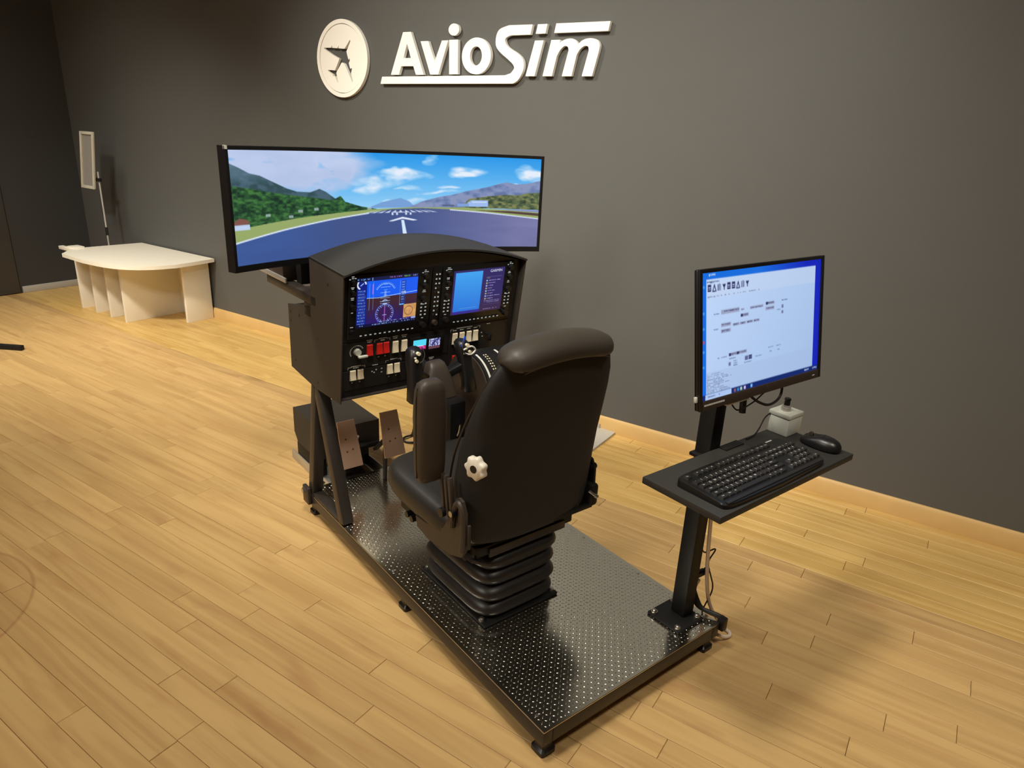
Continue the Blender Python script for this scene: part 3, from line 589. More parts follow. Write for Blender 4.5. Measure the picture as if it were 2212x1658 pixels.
def display(u0, u1, z0, z1, su0, su1, sz0, sz1, img, m, nm):
    d = part('flight_display', pbox(u0, u1, z0, z1, .0027, .011, .003, 2), M_BLKP, cc, label=nm)
    grid_screen('screen', img, lambda x, y: PT(su0 + (su1 - su0) * x, sz1 + (sz0 - sz1) * y, .0115), m, d)
    keys = [pbox(su0 + .012 + i * (su1 - su0 - .02) / 11.4, su0 + .012 + i * (su1 - su0 - .02) / 11.4 + .010, z0 + .006, z0 + .0125, .011, .0135, .0005) for i in range(12)]
    part('softkeys', cat(*keys), M_BLKP, d, stuff=True)
    part('softkey_marks', cat(*[pbox(su0 + .0135 + i * (su1 - su0 - .02) / 11.4, su0 + .0205 + i * (su1 - su0 - .02) / 11.4, z0 + .0075, z0 + .011, .0136, .0139, 0) for i in range(12)]), M_LEG, d, stuff=True)
    for uc in (u0 + (su0 - u0) * .5, (su1 + u1) * .5):
        left = uc < (u0 + u1) / 2; H = z1 - z0
        for fz, r in ((.90, .009), (.74, .0085), (.52, .010), (.12, .010)) if left else ((.90, .009), (.74, .0085), (.52, .011), (.09, .011)):
            k = part('display_knob', fn(cyl((uc, -.011, z0 + fz * H), (uc, -.026, z0 + fz * H), r, 16, r * .85), lambda v: PT(v.x, v.z, -v.y)), M_BLKP, d)
        mk = []
        for fz in (.985, .96, .82, .80, .66, .635, .43, .20):
            wd = random.uniform(.006, .014); mk.append(pbox(uc - wd / 2, uc + wd / 2, z0 + fz * H - .0012, z0 + fz * H + .0012, .0112, .0116, 0))
        mk += [pbox(uc + dx - .002, uc + dx + .003, z0 + f * H, z0 + f * H + .003, .0112, .0117, 0) for dx, f in ((-.010, .94), (.008, .95), (0, .90))]
        part('printed_marks', cat(*mk), M_LEG, d, stuff=True)
        if not left or u0 > .3:
            bt = [pbox(uc + dx - .0045, uc + dx + .0045, z0 + .05 + .0125 * r, z0 + .057 + .0125 * r, .011, .0135, .0008) for dx in (-.008, .008) for r in range(4)]
            part('keypad', cat(*bt), M_KEYTOP, d, stuff=True)
            part('keypad_marks', cat(*[pbox(uc + dx - .0032, uc + dx + .0032, z0 + .0512 + .0125 * r, z0 + .0556 + .0125 * r, .0136, .0139, 0) for dx in (-.008, .008) for r in range(4)]), M_LEG, d, stuff=True)
    return d
display(.024, .316, .766, .972, .052, .263, .802, .962, paint_pfd(), M_PFD, 'left flight display showing blue sky over brown horizon')
dm = display(.358, .655, .766, .972, .400, .612, .800, .955, paint_mfd(), M_MFD, 'right flight display with a pale blue empty map')
tx = textchunk('GARMIN', .0135)
part('screen_lettering', fn(tx, lambda v: PT(.575 + v.x, .944 + v.y, .0119 + v.z * .2)), M_TXT, dm)
au = part('audio_panel', pbox(.320, .354, .766, .974, .0027, .010, .002, 2), M_BLKP, cc)
part('audio_buttons', cat(*[pbox(.328 + c * .012, .3355 + c * .012, .808 + r * .0155, .8165 + r * .0155, .010, .0125, .0008) for c in (0, 1) for r in range(10)]), M_KEYTOP, au, stuff=True)
part('button_marks', cat(*[pbox(.3292 + c * .012, .3348 + c * .012, .8095 + r * .0155, .814 + r * .0155, .0126, .0129, 0) for c in (0, 1) for r in range(10) if (r * 7 + c * 3) % 5]), M_LEG, au, stuff=True)
part('audio_knob', fn(cyl((.337, -.010, .785), (.337, -.024, .785), .010, 18, .0085), lambda v: PT(v.x, v.z, -v.y)), M_BROWN, au)
def rocker(u, z, m, wd=.019, h=.036):
    # wedge: top half pressed in
    t = part('rocker_switch', pbox(u - wd / 2 - .002, u + wd / 2 + .002, z - h / 2 - .002, z + h / 2 + .002, .0025, .005, .001), M_BLKP, cc)
    prof = [(.005, -h / 2), (.014, -h / 2 + .003), (.009, .002), (.0085, h / 2 - .003), (.005, h / 2)]
    V = [PT(u + s * wd / 2, z + q, d) for s in (-1, 1) for d, q in prof]
    part('rocker', (V, [[0, 1, 2, 3, 4], [9, 8, 7, 6, 5]] + [[i, (i + 1) % 5, (i + 1) % 5 + 5, i + 5] for i in range(5)]), m, t)
for u in (.106, .141, .165): rocker(u, .7185, M_RED, .020, .040)
for u in (.199, .232): rocker(u, .7155, M_IVORY, .020, .042)
for u in (.433, .4625, .492, .5205): rocker(u, .709, M_IVORY, .0195, .042)
for u in (.050, .0765): rocker(u, .639, M_IVORY, .0195, .036)
for u in (.183, .2095): rocker(u, .6385, M_IVORY, .0195, .036)
for u in (.440, .466): rocker(u, .627, M_RED, .0185, .036)
# printed captions (too small to read) and their brackets
cap = []
def caption(u0, u1, z, h=.0035):
    x = u0
    while x < u1:
        wd = random.uniform(.003, .006); cap.append(pbox(x, min(x + wd, u1), z - h / 2 * random.uniform(.6, 1), z + h / 2, .0026, .0029, 0)); x += wd + .0012
for u in (.106, .199, .232): caption(u - .010, u + .010, .752); caption(u - .007, u + .007, .746)
caption(.139, .168, .7525); caption(.146, .160, .746)
for u in (.433, .4625, .492, .5205): caption(u - .008, u + .007, .7385)
caption(.440, .505, .7455); caption(.568, .584, .7455); caption(.045, .080, .669); caption(.052, .072, .6635); caption(.185, .212, .672); caption(.120, .140, .662); caption(.335, .355, .652); caption(.338, .352, .647)
for u0, u1, z in ((.124, .180, .7495), (.415, .54, .7425), (.034, .094, .6665), (.168, .226, .669)):
    cap += [pbox(u0, u0 + .012, z, z + .0012, .0026, .0029, 0), pbox(u1 - .012, u1, z, z + .0012, .0026, .0029, 0), pbox(u0, u0 + .0012, z - .007, z, .0026, .0029, 0), pbox(u1 - .0012, u1, z - .007, z, .0026, .0029, 0)]
for u, z in ((.141, .689), (.165, .689), (.050, .612), (.0765, .612), (.183, .610), (.2095, .610), (.440, .600), (.466, .601), (.470, .535), (.12, .640), (.135, .644), (.128, .635), (.155, .645), (.155, .632), (.55, .715), (.555, .70)):
    cap.append(pbox(u - .0025, u + .0025, z - .002, z + .002, .0026, .0030, 0))
part('printed_captions', cat(*cap), M_PRINT, cc, stuff=True)
kn = part('ignition_knob', fn(cat(cyl((.063, -.0025, .719), (.063, -.016, .719), .012, 20, .0105)), lambda v: PT(v.x, v.z, -v.y)), M_BOXG, cc)
part('key_handle', cat(fn(rbox(.060, .092, -.028, -.014, .7015, .7095, .003), lambda v: PT(v.x, v.z, -v.y))), M_BOXG, kn)
part('ignition_scale', cat(*[pbox(.063 + .023 * math.cos(math.radians(a)) - .0018, .063 + .023 * math.cos(math.radians(a)) + .0018, .719 + .021 * math.sin(math.radians(a)) - .0018, .719 + .021 * math.sin(math.radians(a)) + .0018, .0026, .0029, 0) for a in range(30, 225, 15)]), M_PRINT, cc, stuff=True)
bb = part('standby_instrument', pbox(.255, .384, .672, .738, .0027, .010, .002, 2), M_BLKP, cc)
c = Canvas(48, 36, (90, 225, 255)); c.rect(0, .62, 1, 1, (196, 40, 130)); c.rect(.2, .58, .8, .66, (235, 240, 255)); c.marks(.2, .9, .75, .1, (240, 200, 240), .6)
grid_screen('screen', c.out(), lambda x, y: PT(.2645 + .050 * x, .728 - .036 * y, .0105), M_MFD, bb)
c = Canvas(48, 36, (70, 66, 130)); c.mix(c.noise(8, 6, 4) > .48, (196, 204, 246)); c.rect(0, .72, 1, 1, (112, 70, 84)); c.ring(.3, .4, .2, .06, (40, 40, 100)); c.rect(.72, .3, .78, .8, (40, 40, 100))
grid_screen('screen', c.out(), lambda x, y: PT(.326 + .044 * x, .725 - .037 * y, .0105), M_MFD, bb)
part('flap_switch', fn(cat(cyl((.566, -.0025, .711), (.566, -.03, .711), .004, 10), rbox(.559, .574, -.04, -.028, .69, .716, .003)), lambda v: PT(v.x, v.z, -v.y)), M_BLKP, cc)
dl = part('dimmer_dial', fn(cyl((.472, -.0025, .564), (.472, -.017, .564), .010, 18, .008), lambda v: PT(v.x, v.z, -v.y)), M_BLKP, cc)
part('dial_scale', cat(*[pbox(.472 + .017 * math.cos(math.radians(a)) - .0016, .472 + .017 * math.cos(math.radians(a)) + .0016, .564 + .017 * math.sin(math.radians(a)) - .0016, .564 + .017 * math.sin(math.radians(a)) + .0016, .0026, .0029, 0) for a in range(-40, 230, 18)]), M_PRINT, dl, stuff=True)
for v, z in ((1.425, .775), (1.35, .778), (1.41, .60), (1.20, .73), (1.22, .575), (1.43, .74), (1.07, .565), (1.10, .93)):
    part('screw', cyl((-.0012, v, z), (.001, v, z), .004, 10), M_BLKP, cc)
# support beams behind the console that carry the big screen
part('support_beam', rbox(.0, .04, 1.2, 1.64, .836, .868, .002), M_TUBE, cc)
part('support_beam', rbox(CW - .04, CW, 1.2, 1.64, .836, .868, .002), M_TUBE, cc)
part('beam_end_cap', rbox(.004, .036, 1.6405, 1.644, .840, .864, .001), M_BLKP, cc)
part('cross_beam', rbox(.0405, CW - .0405, 1.36, 1.40, .836, .862, .002), M_TUBE, cc)
part('beam_bracket', rbox(.0, .04, 1.245, 1.30, .79, .836, .002), M_TUBE, cc)

# ------------------------------------------------------------------ control yoke (part of its own)
yk = thing('control_yoke', 'black two-handed control yoke in front of the cockpit console', 'yoke', (.25, .86, .69))
part('shaft', cyl((.25, .90, .665), (.25, 1.052, .69), .014, 16), M_BLKP, yk)
hub = [[(.25 + x, y, z) for x, y in sel(0, v, hw, hd, 4, 24)] for z, v, hw, hd in ((.583, .858, .060, .014), (.592, .858, .064, .024), (.64, .865, .052, .027), (.69, .876, .033, .024), (.702, .879, .028, .018), (.708, .88, .02, .008))]
part('hub', loft(hub), M_ARM, yk)
for s in (-1, 1):
    cx = .25 + s * .093
    g = [[(cx + x + s * off, y, z) for x, y in sel(0, v, hw, hd, 3, 20)] for z, v, hw, hd, off in ((.600, .835, .018, .016, .007), (.607, .835, .024, .023, .007), (.65, .84, .022, .022, .004), (.70, .85, .021, .022, 0), (.738, .858, .024, .026, -.003), (.758, .862, .022, .025, -.006), (.768, .864, .014, .016, -.007))]
    part('grip', loft(g), M_BLKP, yk, sharp=60)
    part('grip_arm', cat(bar((.25 + s * .03, .875, .655), (cx - s * .004, .85, .69), .034, .026, (0, 1, 0), .006)), M_BLKP, yk)
    part('grip_trim', cat(tube(smooth([(cx - s * .017, .836, .774), (cx - s * .024, .83, .755), (cx - s * .018, .828, .735), (cx - s * .006, .828, .728)]), .0018, 6)), M_HOUS, yk)
    part('grip_button', cat(cyl((cx - s * .004, .838, .756), (cx - s * .004, .828, .757), .006, 12), cyl((cx + s * .004, .836, .735), (cx + s * .004, .826, .735), .005, 12), rbox(cx - .009, cx - .003, .831, .838, .741, .746, .001)), M_IVORY, yk)
part('checklist_clip', cat(tube(smooth([(.325, .834, .742), (.352, .829, .752), (.368, .829, .738), (.350, .828, .726), (.326, .831, .732)]), .003, 7)), M_PRINT, yk)
part('blue_tag', bar((.322, .838, .752), (.334, .838, .785), .006, .004, (1, 0, 0), .001), M_BLUEC, yk)

# ------------------------------------------------------------------ throttle quadrant
tq = thing('throttle_quadrant', 'black throttle quadrant with a curved white-lined drum right of the yoke', 'throttle', (.51, .93, .09))
TC = (.925, .568); TR = .125
def arcpts(r, a0, a1, n=20): return [(TC[0] + r * math.cos(math.radians(a0 + (a1 - a0) * i / n)), TC[1] + r * math.sin(math.radians(a0 + (a1 - a0) * i / n))) for i in range(n + 1)]
body = arcpts(TR - .004, 10, 205) + [(.815, .46), (.86, .40), (1.04, .40)]
part('side_plate', prism(body, .405, .411, 'x'), M_BROWN, tq)
part('side_plate', prism(body, .605, .611, 'x'), M_BROWN, tq)
part('drum', prism(arcpts(TR, 8, 200, 30) + [(.85, .50), (1.02, .50)], .4115, .6045, 'x'), M_BLK, tq)
def strip(u0, u1, a0, a1, r=TR, th=.0012, n=20):
    V = []; 
    for rr in (r + .0002, r + th):
        for uu in (u0, u1): V += [Vector((uu, p[0], p[1])) for p in arcpts(rr, a0, a1, n)]
    k = n + 1; F = []
    for i in range(n): F += [[2 * k + i, 2 * k + i + 1, 3 * k + i + 1, 3 * k + i], [i, i + 1, 2 * k + i + 1, 2 * k + i], [k + i, k + i + 1, 3 * k + i + 1, 3 * k + i]]
    return (V, F)
part('white_arc', strip(.421, .428, 100, 178), M_PRINT, tq)
part('white_arc', strip(.505, .512, 95, 150), M_PRINT, tq)
dots = []
for i in range(13):
    for uu in (.447, .456): dots.append(strip(uu, uu + .004, 104 + i * 5, 106.2 + i * 5, n=2))
for i in range(6): dots.append(strip(.525, .530, 100 + i * 6, 102.4 + i * 6, n=2))
part('drum_scale_marks', cat(*dots), M_IVORY, tq, stuff=True)
part('detent_plate', strip(.436, .475, 170, 184, TR, .004, 6), M_IVORY, tq)
part('pedestal', prism([(.83, .09), (1.10, .09), (1.05, .42), (.84, .42)], .43, .60, 'x'), M_BLK, tq)
part('pedestal_front', rbox(.345, .42, .93, 1.03, .30, .52, .004), M_BLK, tq)
part('toggle_lever', tube([(.372, .925, .40), (.372, .915, .42), (.374, .912, .445)], .004, 8), M_BOLT, tq)
part('screw', cat(cyl((.38, .931, .33), (.38, .924, .33), .009, 10)), M_HOUS, tq)

# ------------------------------------------------------------------ pilot seat
st = thing('pilot_seat', 'black padded pilot seat on a rubber bellows, turned towards the lit console', 'seat', (.232, .54, ZP))
SC = .232
part('base_plate', rbox(.096, .368, .368, .708, ZP + .0012, ZP + .009, .002), M_BLK, st)
for u, v in ((.109, .690), (.103, .392), (.356, .385), (.356, .690)): part('base_bolt', cat(cyl((u, v, ZP + .009), (u, v, ZP + .018), .0085, 6), cyl((u, v, ZP + .018), (u, v, ZP + .021), .005, 10)), M_BOLT, st)
br = []
zb0 = ZP + .010; nf = 4; fh = .053
for i in range(nf):
    for t in range(9):
        q = t / 8; z = zb0 + (i + q) * fh; bul = math.sin(math.pi * q) ** .6; g = .985 + .02 * (i % 2)
        br.append([(SC + x * g, .538 + y * g, z) for x, y in sel(0, 0, .118 + .025 * bul, .150 + .024 * bul, 5.5, 48)])
part('bellows', loft(br), M_BELL, st, sharp=70)
part('seat_pan', cat(rbox(.045, .42, .40, .745, .312, .345, .006), rbox(.06, .405, .37, .41, .33, .36, .004)), M_BLK, st)
cr = []
for z, hx, hy in ((.346, .185, .188), (.350, .208, .206), (.362, .224, .220), (.385, .232, .226), (.412, .231, .225), (.430, .224, .219), (.440, .210, .205), (.444, .185, .180)):
    cr.append([(SC + x, .590 + y, z + (.004 + (y + .2) * .045)) for x, y in sel(0, 0, hx, hy, 5, 56)])
part('seat_cushion', loft(cr), M_VINYL, st, sharp=60)
lev = [(.372, .345, .455, .150), (.380, .338, .462, .190), (.40, .336, .468, .208), (.45, .330, .472, .214), (.55, .320, .462, .214), (.63, .311, .442, .213), (.71, .302, .405, .213), (.77, .296, .372, .211), (.82, .290, .347, .203), (.855, .285, .333, .190), (.885, .282, .325, .170)]
rg = []
for z, r0, f0, hw in lev:
    ring = []
    for x, y in sel(0, 0, hw, (f0 - r0) / 2, 3.6, 56):
        wr = (abs(x) / hw) ** 3 * .012   # sides wrap forward
        ring.append((.244 + x * 1.015, (r0 + f0) / 2 + y + wr, z))
    rg.append(ring)
part('backrest', loft(rg), M_FABR, st, sharp=60)
pip = []
for z, r0, f0, hw in lev[1:]: pip.append((.244 - hw * 1.0, f0 - .008, z))
part('piping', tube(smooth(pip, 4), .003, 6), M_VINYL, st)
part('piping', tube(smooth([(.488 - p[0], p[1], p[2]) for p in pip], 4), .003, 6), M_VINYL, st)
hr = []
for i in range(25):
    t = i / 24 * 2 - 1; u = .243 + t * .174; e = max(0, 1 - abs(t) ** 8); zc = .918 - .021 * t * t; hh = .025 * e ** .5 + .003; dd = .046 * e ** .5 + .003
    hr.append([(u, .307 + x, zc + y - .016 * (x / .046 if x < 0 else 0) ** 2) for x, y in sel(0, 0, dd, hh, 2.8, 24)])
part('head_roll', loft(hr), M_ROLL, st, sharp=60)
part('head_roll_seam', tube(smooth([(.243 + t * .174, .2655, .888 - .021 * t * t) for t in [i / 10 - .8 for i in range(17)]], 2), .0026, 6), M_BLKP, st)
# handwheel on the left rear side
ax = Vector((-.96, -.27, .03)).normalized(); hc = Vector((.040, .330, .632)); e1 = ax.cross(Vector((0, 0, 1))).normalized(); e2 = e1.cross(ax)
def wheel(r, lob, d0, d1, k=42):
    R = []
    for d, s in ((d0, .86), (d0 + .004, 1.), (d1 - .004, 1.), (d1, .84)):
        R.append([hc + ax * d + (e1 * math.cos(2 * math.pi * i / k) + e2 * math.sin(2 * math.pi * i / k)) * (r * s * (1 + lob * math.cos(7 * 2 * math.pi * i / k))) for i in range(k)])
    return loft(R)
hw_ = part('recline_handwheel', wheel(.029, .10, .012, .034), M_KNOBW, st, sharp=50)
part('handwheel_hub', cat(cyl(hc + ax * .0, hc + ax * .014, .010, 14), cyl(hc + ax * .033, hc + ax * .0348, .010, 16)), M_BLKP, hw_)
# left hinge bracket and folded-up armrest
bp_ = [(.585, .376), (.528, .380), (.447, .405), (.42, .45), (.409, .472), (.392, .520), (.375, .530), (.359, .525), (.345, .498), (.341, .393), (.359, .364), (.412, .345), (.516, .335), (.577, .345)]
part('hinge_bracket', prism(bp_, .004, .012, 'x'), M_ARM, st)
part('hinge_bracket', prism(bp_, .452, .460, 'x'), M_BLK, st)
part('hinge_arch', tube(smooth([(.0, .395, .44), (.0, .388, .49), (.0, .370, .520), (.0, .352, .50), (.0, .345, .44), (.0, .348, .39)]), .008, 8), M_ARM, st)
for v in (.438, .420, .402): part('armrest_strut', bar((-.002, v - .012, .462), (-.002, v + .005, .575), .012, .010, (1, 0, 0), .002), M_ARM, st)
part('hinge_bolt', cat(cyl((-.012, .388, .482), (.006, .388, .482), .011, 14), cyl((-.016, .43, .468), (.0, .43, .468), .013, 14)), M_BLKP, st)
part('hinge_bolt_cap', cyl((-.0135, .386, .484), (-.0125, .386, .484), .008, 14), M_BOLT, st)
ar = []
for z, hu, hv in ((.553, .022, .010), (.558, .032, .016), (.572, .037, .020), (.60, .039, .022), (.68, .0395, .026), (.73, .0395, .029), (.77, .0385, .026), (.80, .037, .023), (.818, .032, .019), (.827, .020, .010)):
    ar.append([(-.030 + x, .458 + y, z) for x, y in sel(0, 0, hu, hv, 4, 32)])
part('armrest', loft(ar), M_ARM, st, sharp=60)
part('armrest_seam', tube([(-.068, .458, .57), (-.0695, .458, .70), (-.0685, .458, .78), (-.064, .458, .81)], .002, 6), M_BLKP, st)
for v, z in ((.669, .336), (.642, .334)): part('adjust_button', cyl((.022, v, z - .005), (.046, v, z - .005), .010, 12), M_BLKP, st)
hg = part('side_hinge', cat(rbox(.436, .466, .330, .372, .385, .455, .01), rbox(.30, .452, .338, .350, .378, .392, .003)), M_BLK, st)
part('hinge_pin', cat(cyl((.430, .337, .439), (.443, .3245, .4265), .0045, 10), cyl((.443, .3245, .4265), (.449, .319, .421), .006, 12)), M_BOLT, hg)
part('side_knob', cat(cyl((.446, .36, .50), (.470, .36, .50), .009, 12)), M_BLKP, st)
part('lower_bracket', cat(bar((.040, .372, .335), (.105, .372, .300), .022, .006, (0, 1, 0), .001), rbox(.10, .37, .362, .368, .325, .35, .001)), M_TUBE, st)
part('back_strap', cat(rbox(.006, .014, .330, .338, .40, .47, .002)), M_HOUS, st)

# ------------------------------------------------------------------ curved screen
SAG = .12; HWD = .6; RAD = (HWD ** 2 + SAG ** 2) / (2 * SAG); A = math.asin(HWD / RAD); UC, VE = .372, 1.25; ZTV = (.951, 1.316)
roll = -.0098
def tvp(x, y, d): # x 0..1 left to right, y 0..1 bottom to top, d depth behind the glass
    a = (x * 2 - 1) * A; r = RAD + d; u = r * math.sin(a); return Vector((UC + u, VE + SAG - RAD + r * math.cos(a), ZTV[0] + (ZTV[1] - ZTV[0]) * y + roll * u))
tv = thing('curved_monitor', 'wide curved monitor showing a runway and mountains above the console', 'monitor', (UC, VE + SAG, .95))
def tvbox(x0, x1, y0, y1, d0, d1, n=36):
    rings = []
    for i in range(n + 1):
        x = x0 + (x1 - x0) * i / n; rings.append([tvp(x, y0, d0), tvp(x, y1, d0), tvp(x, y1, d1), tvp(x, y0, d1)])
    return loft(rings)
part('back_shell', cat(tvbox(0, 1, 0, 1, .002, .028), tvbox(.18, .82, .12, .88, .028, .07)), M_BLKP, tv)
bx, by = .0085, .030
part('bezel', cat(tvbox(0, bx, 0, 1, -.004, .002, 1), tvbox(1 - bx, 1, 0, 1, -.004, .002, 1), tvbox(bx, 1 - bx, 0, .052, -.004, .002), tvbox(bx, 1 - bx, 1 - by, 1, -.004, .002)), M_BLKP, tv)
grid_screen('screen', paint_sky(), lambda x, y: tvp(bx + (1 - 2 * bx) * x, .052 + (1 - .052 - by) * (1 - y), .0015), M_TV, tv)
part('corner_sticker', cat(tvbox(0.0, .006, .975, 1.004, -.006, .004, 1)), M_BOXG, tv)
part('mount_post', rbox(.045, .095, 1.425, 1.47, .862, 1.02, .003), M_BLK, tv)
part('mount_post', rbox(.60, .65, 1.425, 1.47, .862, 1.02, .003), M_BLK, tv)
part('mount_plate', rbox(.03, .66, 1.441, 1.475, 1.02, 1.22, .003), M_BLK, tv)
part('lower_cover', rbox(.0, .055, 1.475, 1.66, .868, .935, .003), M_BROWN, tv)
part('cover_rail', rbox(-.006, .0, 1.44, 1.70, .869, .886, .001), M_ALU, tv)

# ------------------------------------------------------------------ rudder pedals
rp_ = thing('rudder_pedals', 'steel rudder pedal unit with two plates and a black box on rails', 'pedals', (.24, 1.6, 0))
part('cover_box', cat(prism([(1.51, .13), (1.51, .25), (1.815, .25), (1.815, .14), (1.78, .10), (1.60, .10)], .128, .375, 'x')), M_HOUS, rp_)
for u0 in (.122, .315):
    part('floor_rail', cat(rbox(u0, u0 + .06, 1.388, 1.845, 0.0, .006, .001), rbox(u0, u0 + .005, 1.388, 1.845, .006, .046, .001), rbox(u0 + .055, u0 + .06, 1.388, 1.845, .006, .046, .001)), M_ALU, rp_)
part('rail_spacer', cat(rbox(.128, .175, 1.60, 1.79, .006, .10, .002), rbox(.32, .37, 1.60, 1.79, .006, .10, .002)), M_BLK, rp_)
part('mechanism', cat(rbox(.185, .31, 1.52, 1.60, .05, .15, .004), cyl((.15, 1.49, .155), (.36, 1.49, .155), .012, 14), rbox(.2, .3, 1.46, 1.53, .13, .17, .004), cyl((.24, 1.45, .10), (.24, 1.52, .10), .02, 14)), M_BLK, rp_)
part('linkage_rod', cat(cyl((.17, 1.37, .225), (.225, 1.42, .222), .007, 10), cyl((.225, 1.42, .222), (.245, 1.44, .23), .005, 10)), M_ALU, rp_)
part('floor_plate', rbox(.185, .312, 1.388, 1.60, .0, .012, .001), M_TUBE, rp_)
for uc, hw in ((.142, .041), (.320, .045)):
    bt = (uc - hw, uc + hw, 1.272, .192); tp = (uc - hw * .86, uc + hw * .80, 1.322, .362)
    part('pedal_plate', loft([[(b[0], b[2], b[3]), (b[1], b[2], b[3]), (b[1], b[2] + .005, b[3]), (b[0], b[2] + .005, b[3])] for b in (bt, tp)]), M_PEDAL, rp_)
    part('pedal_screw', cat(*[cyl((uc + dx, 1.298 + dz * .294, .277 + dz), (uc + dx, 1.2962 + dz * .294, .2775 + dz), .0035, 10) for dx, dz in ((-.012, .02), (.010, -.02), (-.014, -.025))]), M_PEDS, rp_)
    part('pedal_arm', cat(bar((uc, 1.310, .27), (uc, 1.44, .155), .022, .012, (1, 0, 0), .002), bar((uc - hw + .014, 1.298, .225), (uc - hw + .014, 1.303, ZP), .014, .014, (1, 0, 0), .002)), M_TUBE, rp_)

# ------------------------------------------------------------------ operator stand: post and tray
os_ = thing('monitor_stand', 'black square post with a grey keyboard tray at the back of the platform', 'stand', (.61, .09, ZP))
part('base_plate', rbox(.527, .640, .036, .150, ZP + .0012, ZP + .009, .002), M_BLK, os_)
for u, v in ((.540, .050), (.627, .050), (.540, .136), (.627, .136)): part('base_bolt', cat(cyl((u, v, ZP + .009), (u, v, ZP + .013), .010, 16), loft([[(u + x * s, v + y * s, ZP + .013 + h) for x, y in sel(0, 0, .008, .008, 2, 14)] for h, s in ((0, 1), (.004, .8), (.006, .4))])), M_BOLT, os_)
part('post', rbox(.588, .634, .068, .116, ZP + .009, .93, .004), M_BLK, os_)
part('tray', rbox(.323, .902, -.160, .066, .618, .636, .0025), M_TRAY, os_)
part('tray_bracket_and_shadow', cat(rbox(.545, .675, .0, .0665, .606, .6175, .002), rbox(.572, .650, .0675, .12, .606, .616, .002), rbox(.62, .70, .040, .066, .6362, .639, .001)), M_BLK, os_)  # last thin slab is a dark patch standing for shadow on the tray

def mpt(x, y, d, c=(.674, .021, .966), yaw=-.0278, tilt=.1718):
    r = Vector((math.cos(yaw), math.sin(yaw), 0)); n0 = Vector((-math.sin(yaw), math.cos(yaw), 0)); up = Vector((0, 0, 1)) * math.cos(tilt) + n0 * math.sin(tilt); f = -n0 * math.cos(tilt) + Vector((0, 0, 1)) * math.sin(tilt)
    return Vector(c) + r * x + up * y + f * d
def mbox(x0, x1, y0, y1, d0, d1, b=.002): return fn(rbox(x0, x1, y0, y1, d0, d1, b), lambda v: mpt(v.x, v.y, v.z))
pc = thing('computer_monitor', 'desktop monitor showing a pale software window, mounted on the black post', 'monitor', (.674, .021, .80))
MW, MH = .255, .164
part('back_shell', cat(mbox(-MW, MW, -MH, MH, -.016, -.004, .004), mbox(-.14, .14, -.11, .09, -.036, -.016, .012)), M_BLKP, pc)
part('bezel', cat(mbox(-MW, -MW + .011, -MH, MH, -.004, .001, .001), mbox(MW - .011, MW, -MH, MH, -.004, .001, .001), mbox(-MW + .011, MW - .011, MH - .009, MH, -.004, .001, .001)), M_BLKP, pc)
part('chin', mbox(-MW + .011, MW - .011, -MH, -MH + .023, -.004, .001, .001), M_BROWN, pc)
grid_screen('screen', paint_desktop(), lambda x, y: mpt(-MW + .011 + x * (2 * MW - .022), MH - .009 - y * (2 * MH - .032), -.0025), M_DESK, pc)
part('logo_badge', fn(cyl((.012, -MH + .0115, .001), (.012, -MH + .0115, .0016), .0055, 20), lambda v: mpt(v.x, v.y, v.z)), M_HOUS, pc)
stk = [mbox(-MW + .016 + i * .0085, -MW + .0235 + i * .0085, -MH + .010, -MH + .014, .001, .0013, 0) for i in range(9)]
part('chin_print', cat(*stk), M_PRINT, pc, stuff=True)
part('button_mark', mbox(MW - .04, MW - .03, -MH + .009, -MH + .0115, .001, .0013, 0), M_PRINT, pc)
part('mount_arm', cat(mbox(-.05, .05, -.05, .05, -.042, -.037, .003), rbox(.59, .68, .066, .12, .93, .945, .003)), M_BLK, pc)
part('tilt_handle', cyl((.660, .045, .835), (.660, .038, .738), .009, 14), M_BLKP, pc)
part('edge_tab', mbox(-MW - .007, -MW, -.142, -.128, -.012, -.004, .002), M_BOXG, pc)
part('lower_clip', mbox(-.15, -.06, -MH - .006, -MH, -.012, -.002, .002), M_ALU, pc)
part('cable', tube(smooth([mpt(.10, -.13, -.02), mpt(.107, -.175, -.02), mpt(.09, -.20, -.02), mpt(.04, -.205, -.015), mpt(.0, -.19, -.018), mpt(-.03, -.17, -.02)]), .0035, 8), M_BCAB, pc)
part('cable', tube(smooth([mpt(.085, -.16, -.025), mpt(.03, -.172, -.022), mpt(-.02, -.188, -.02), mpt(-.07, -.20, -.03), mpt(-.1, -.17, -.03)]), .002, 6), M_BCAB, pc)

# keyboard --------------------------------------------------------------
KB = Vector((.354, -.150, .6365)); KWD, KDP = .424, .146
kb = thing('keyboard', 'black full-size keyboard with white lettered keys on the grey tray', 'keyboard', tuple(KB))
def kpt(x, y, d): return KB + Vector((x, y - (0 if y > .02 else (.006 * math.sin(math.pi * x / KWD) * (1 - y / .02))), .012 + y * .055 + d))
outline = [(x, y) for x, y in sel(KWD / 2, KDP / 2, KWD / 2, KDP / 2, 14, 64)]
part('case', loft([[kpt(*p, -.012 - p[1] * .055 + .0) for p in outline], [kpt(*p, -.003) for p in outline], [kpt(KWD / 2 + (p[0] - KWD / 2) * .992, KDP / 2 + (p[1] - KDP / 2) * .975, .0) for p in outline]]), M_BLKP, kb, sharp=30)
part('palm_edge', fn(rbox(.012, KWD - .012, .004, .0135, .0, .0022, .001), lambda v: kpt(v.x, v.y, v.z)), M_KEYTOP, kb)
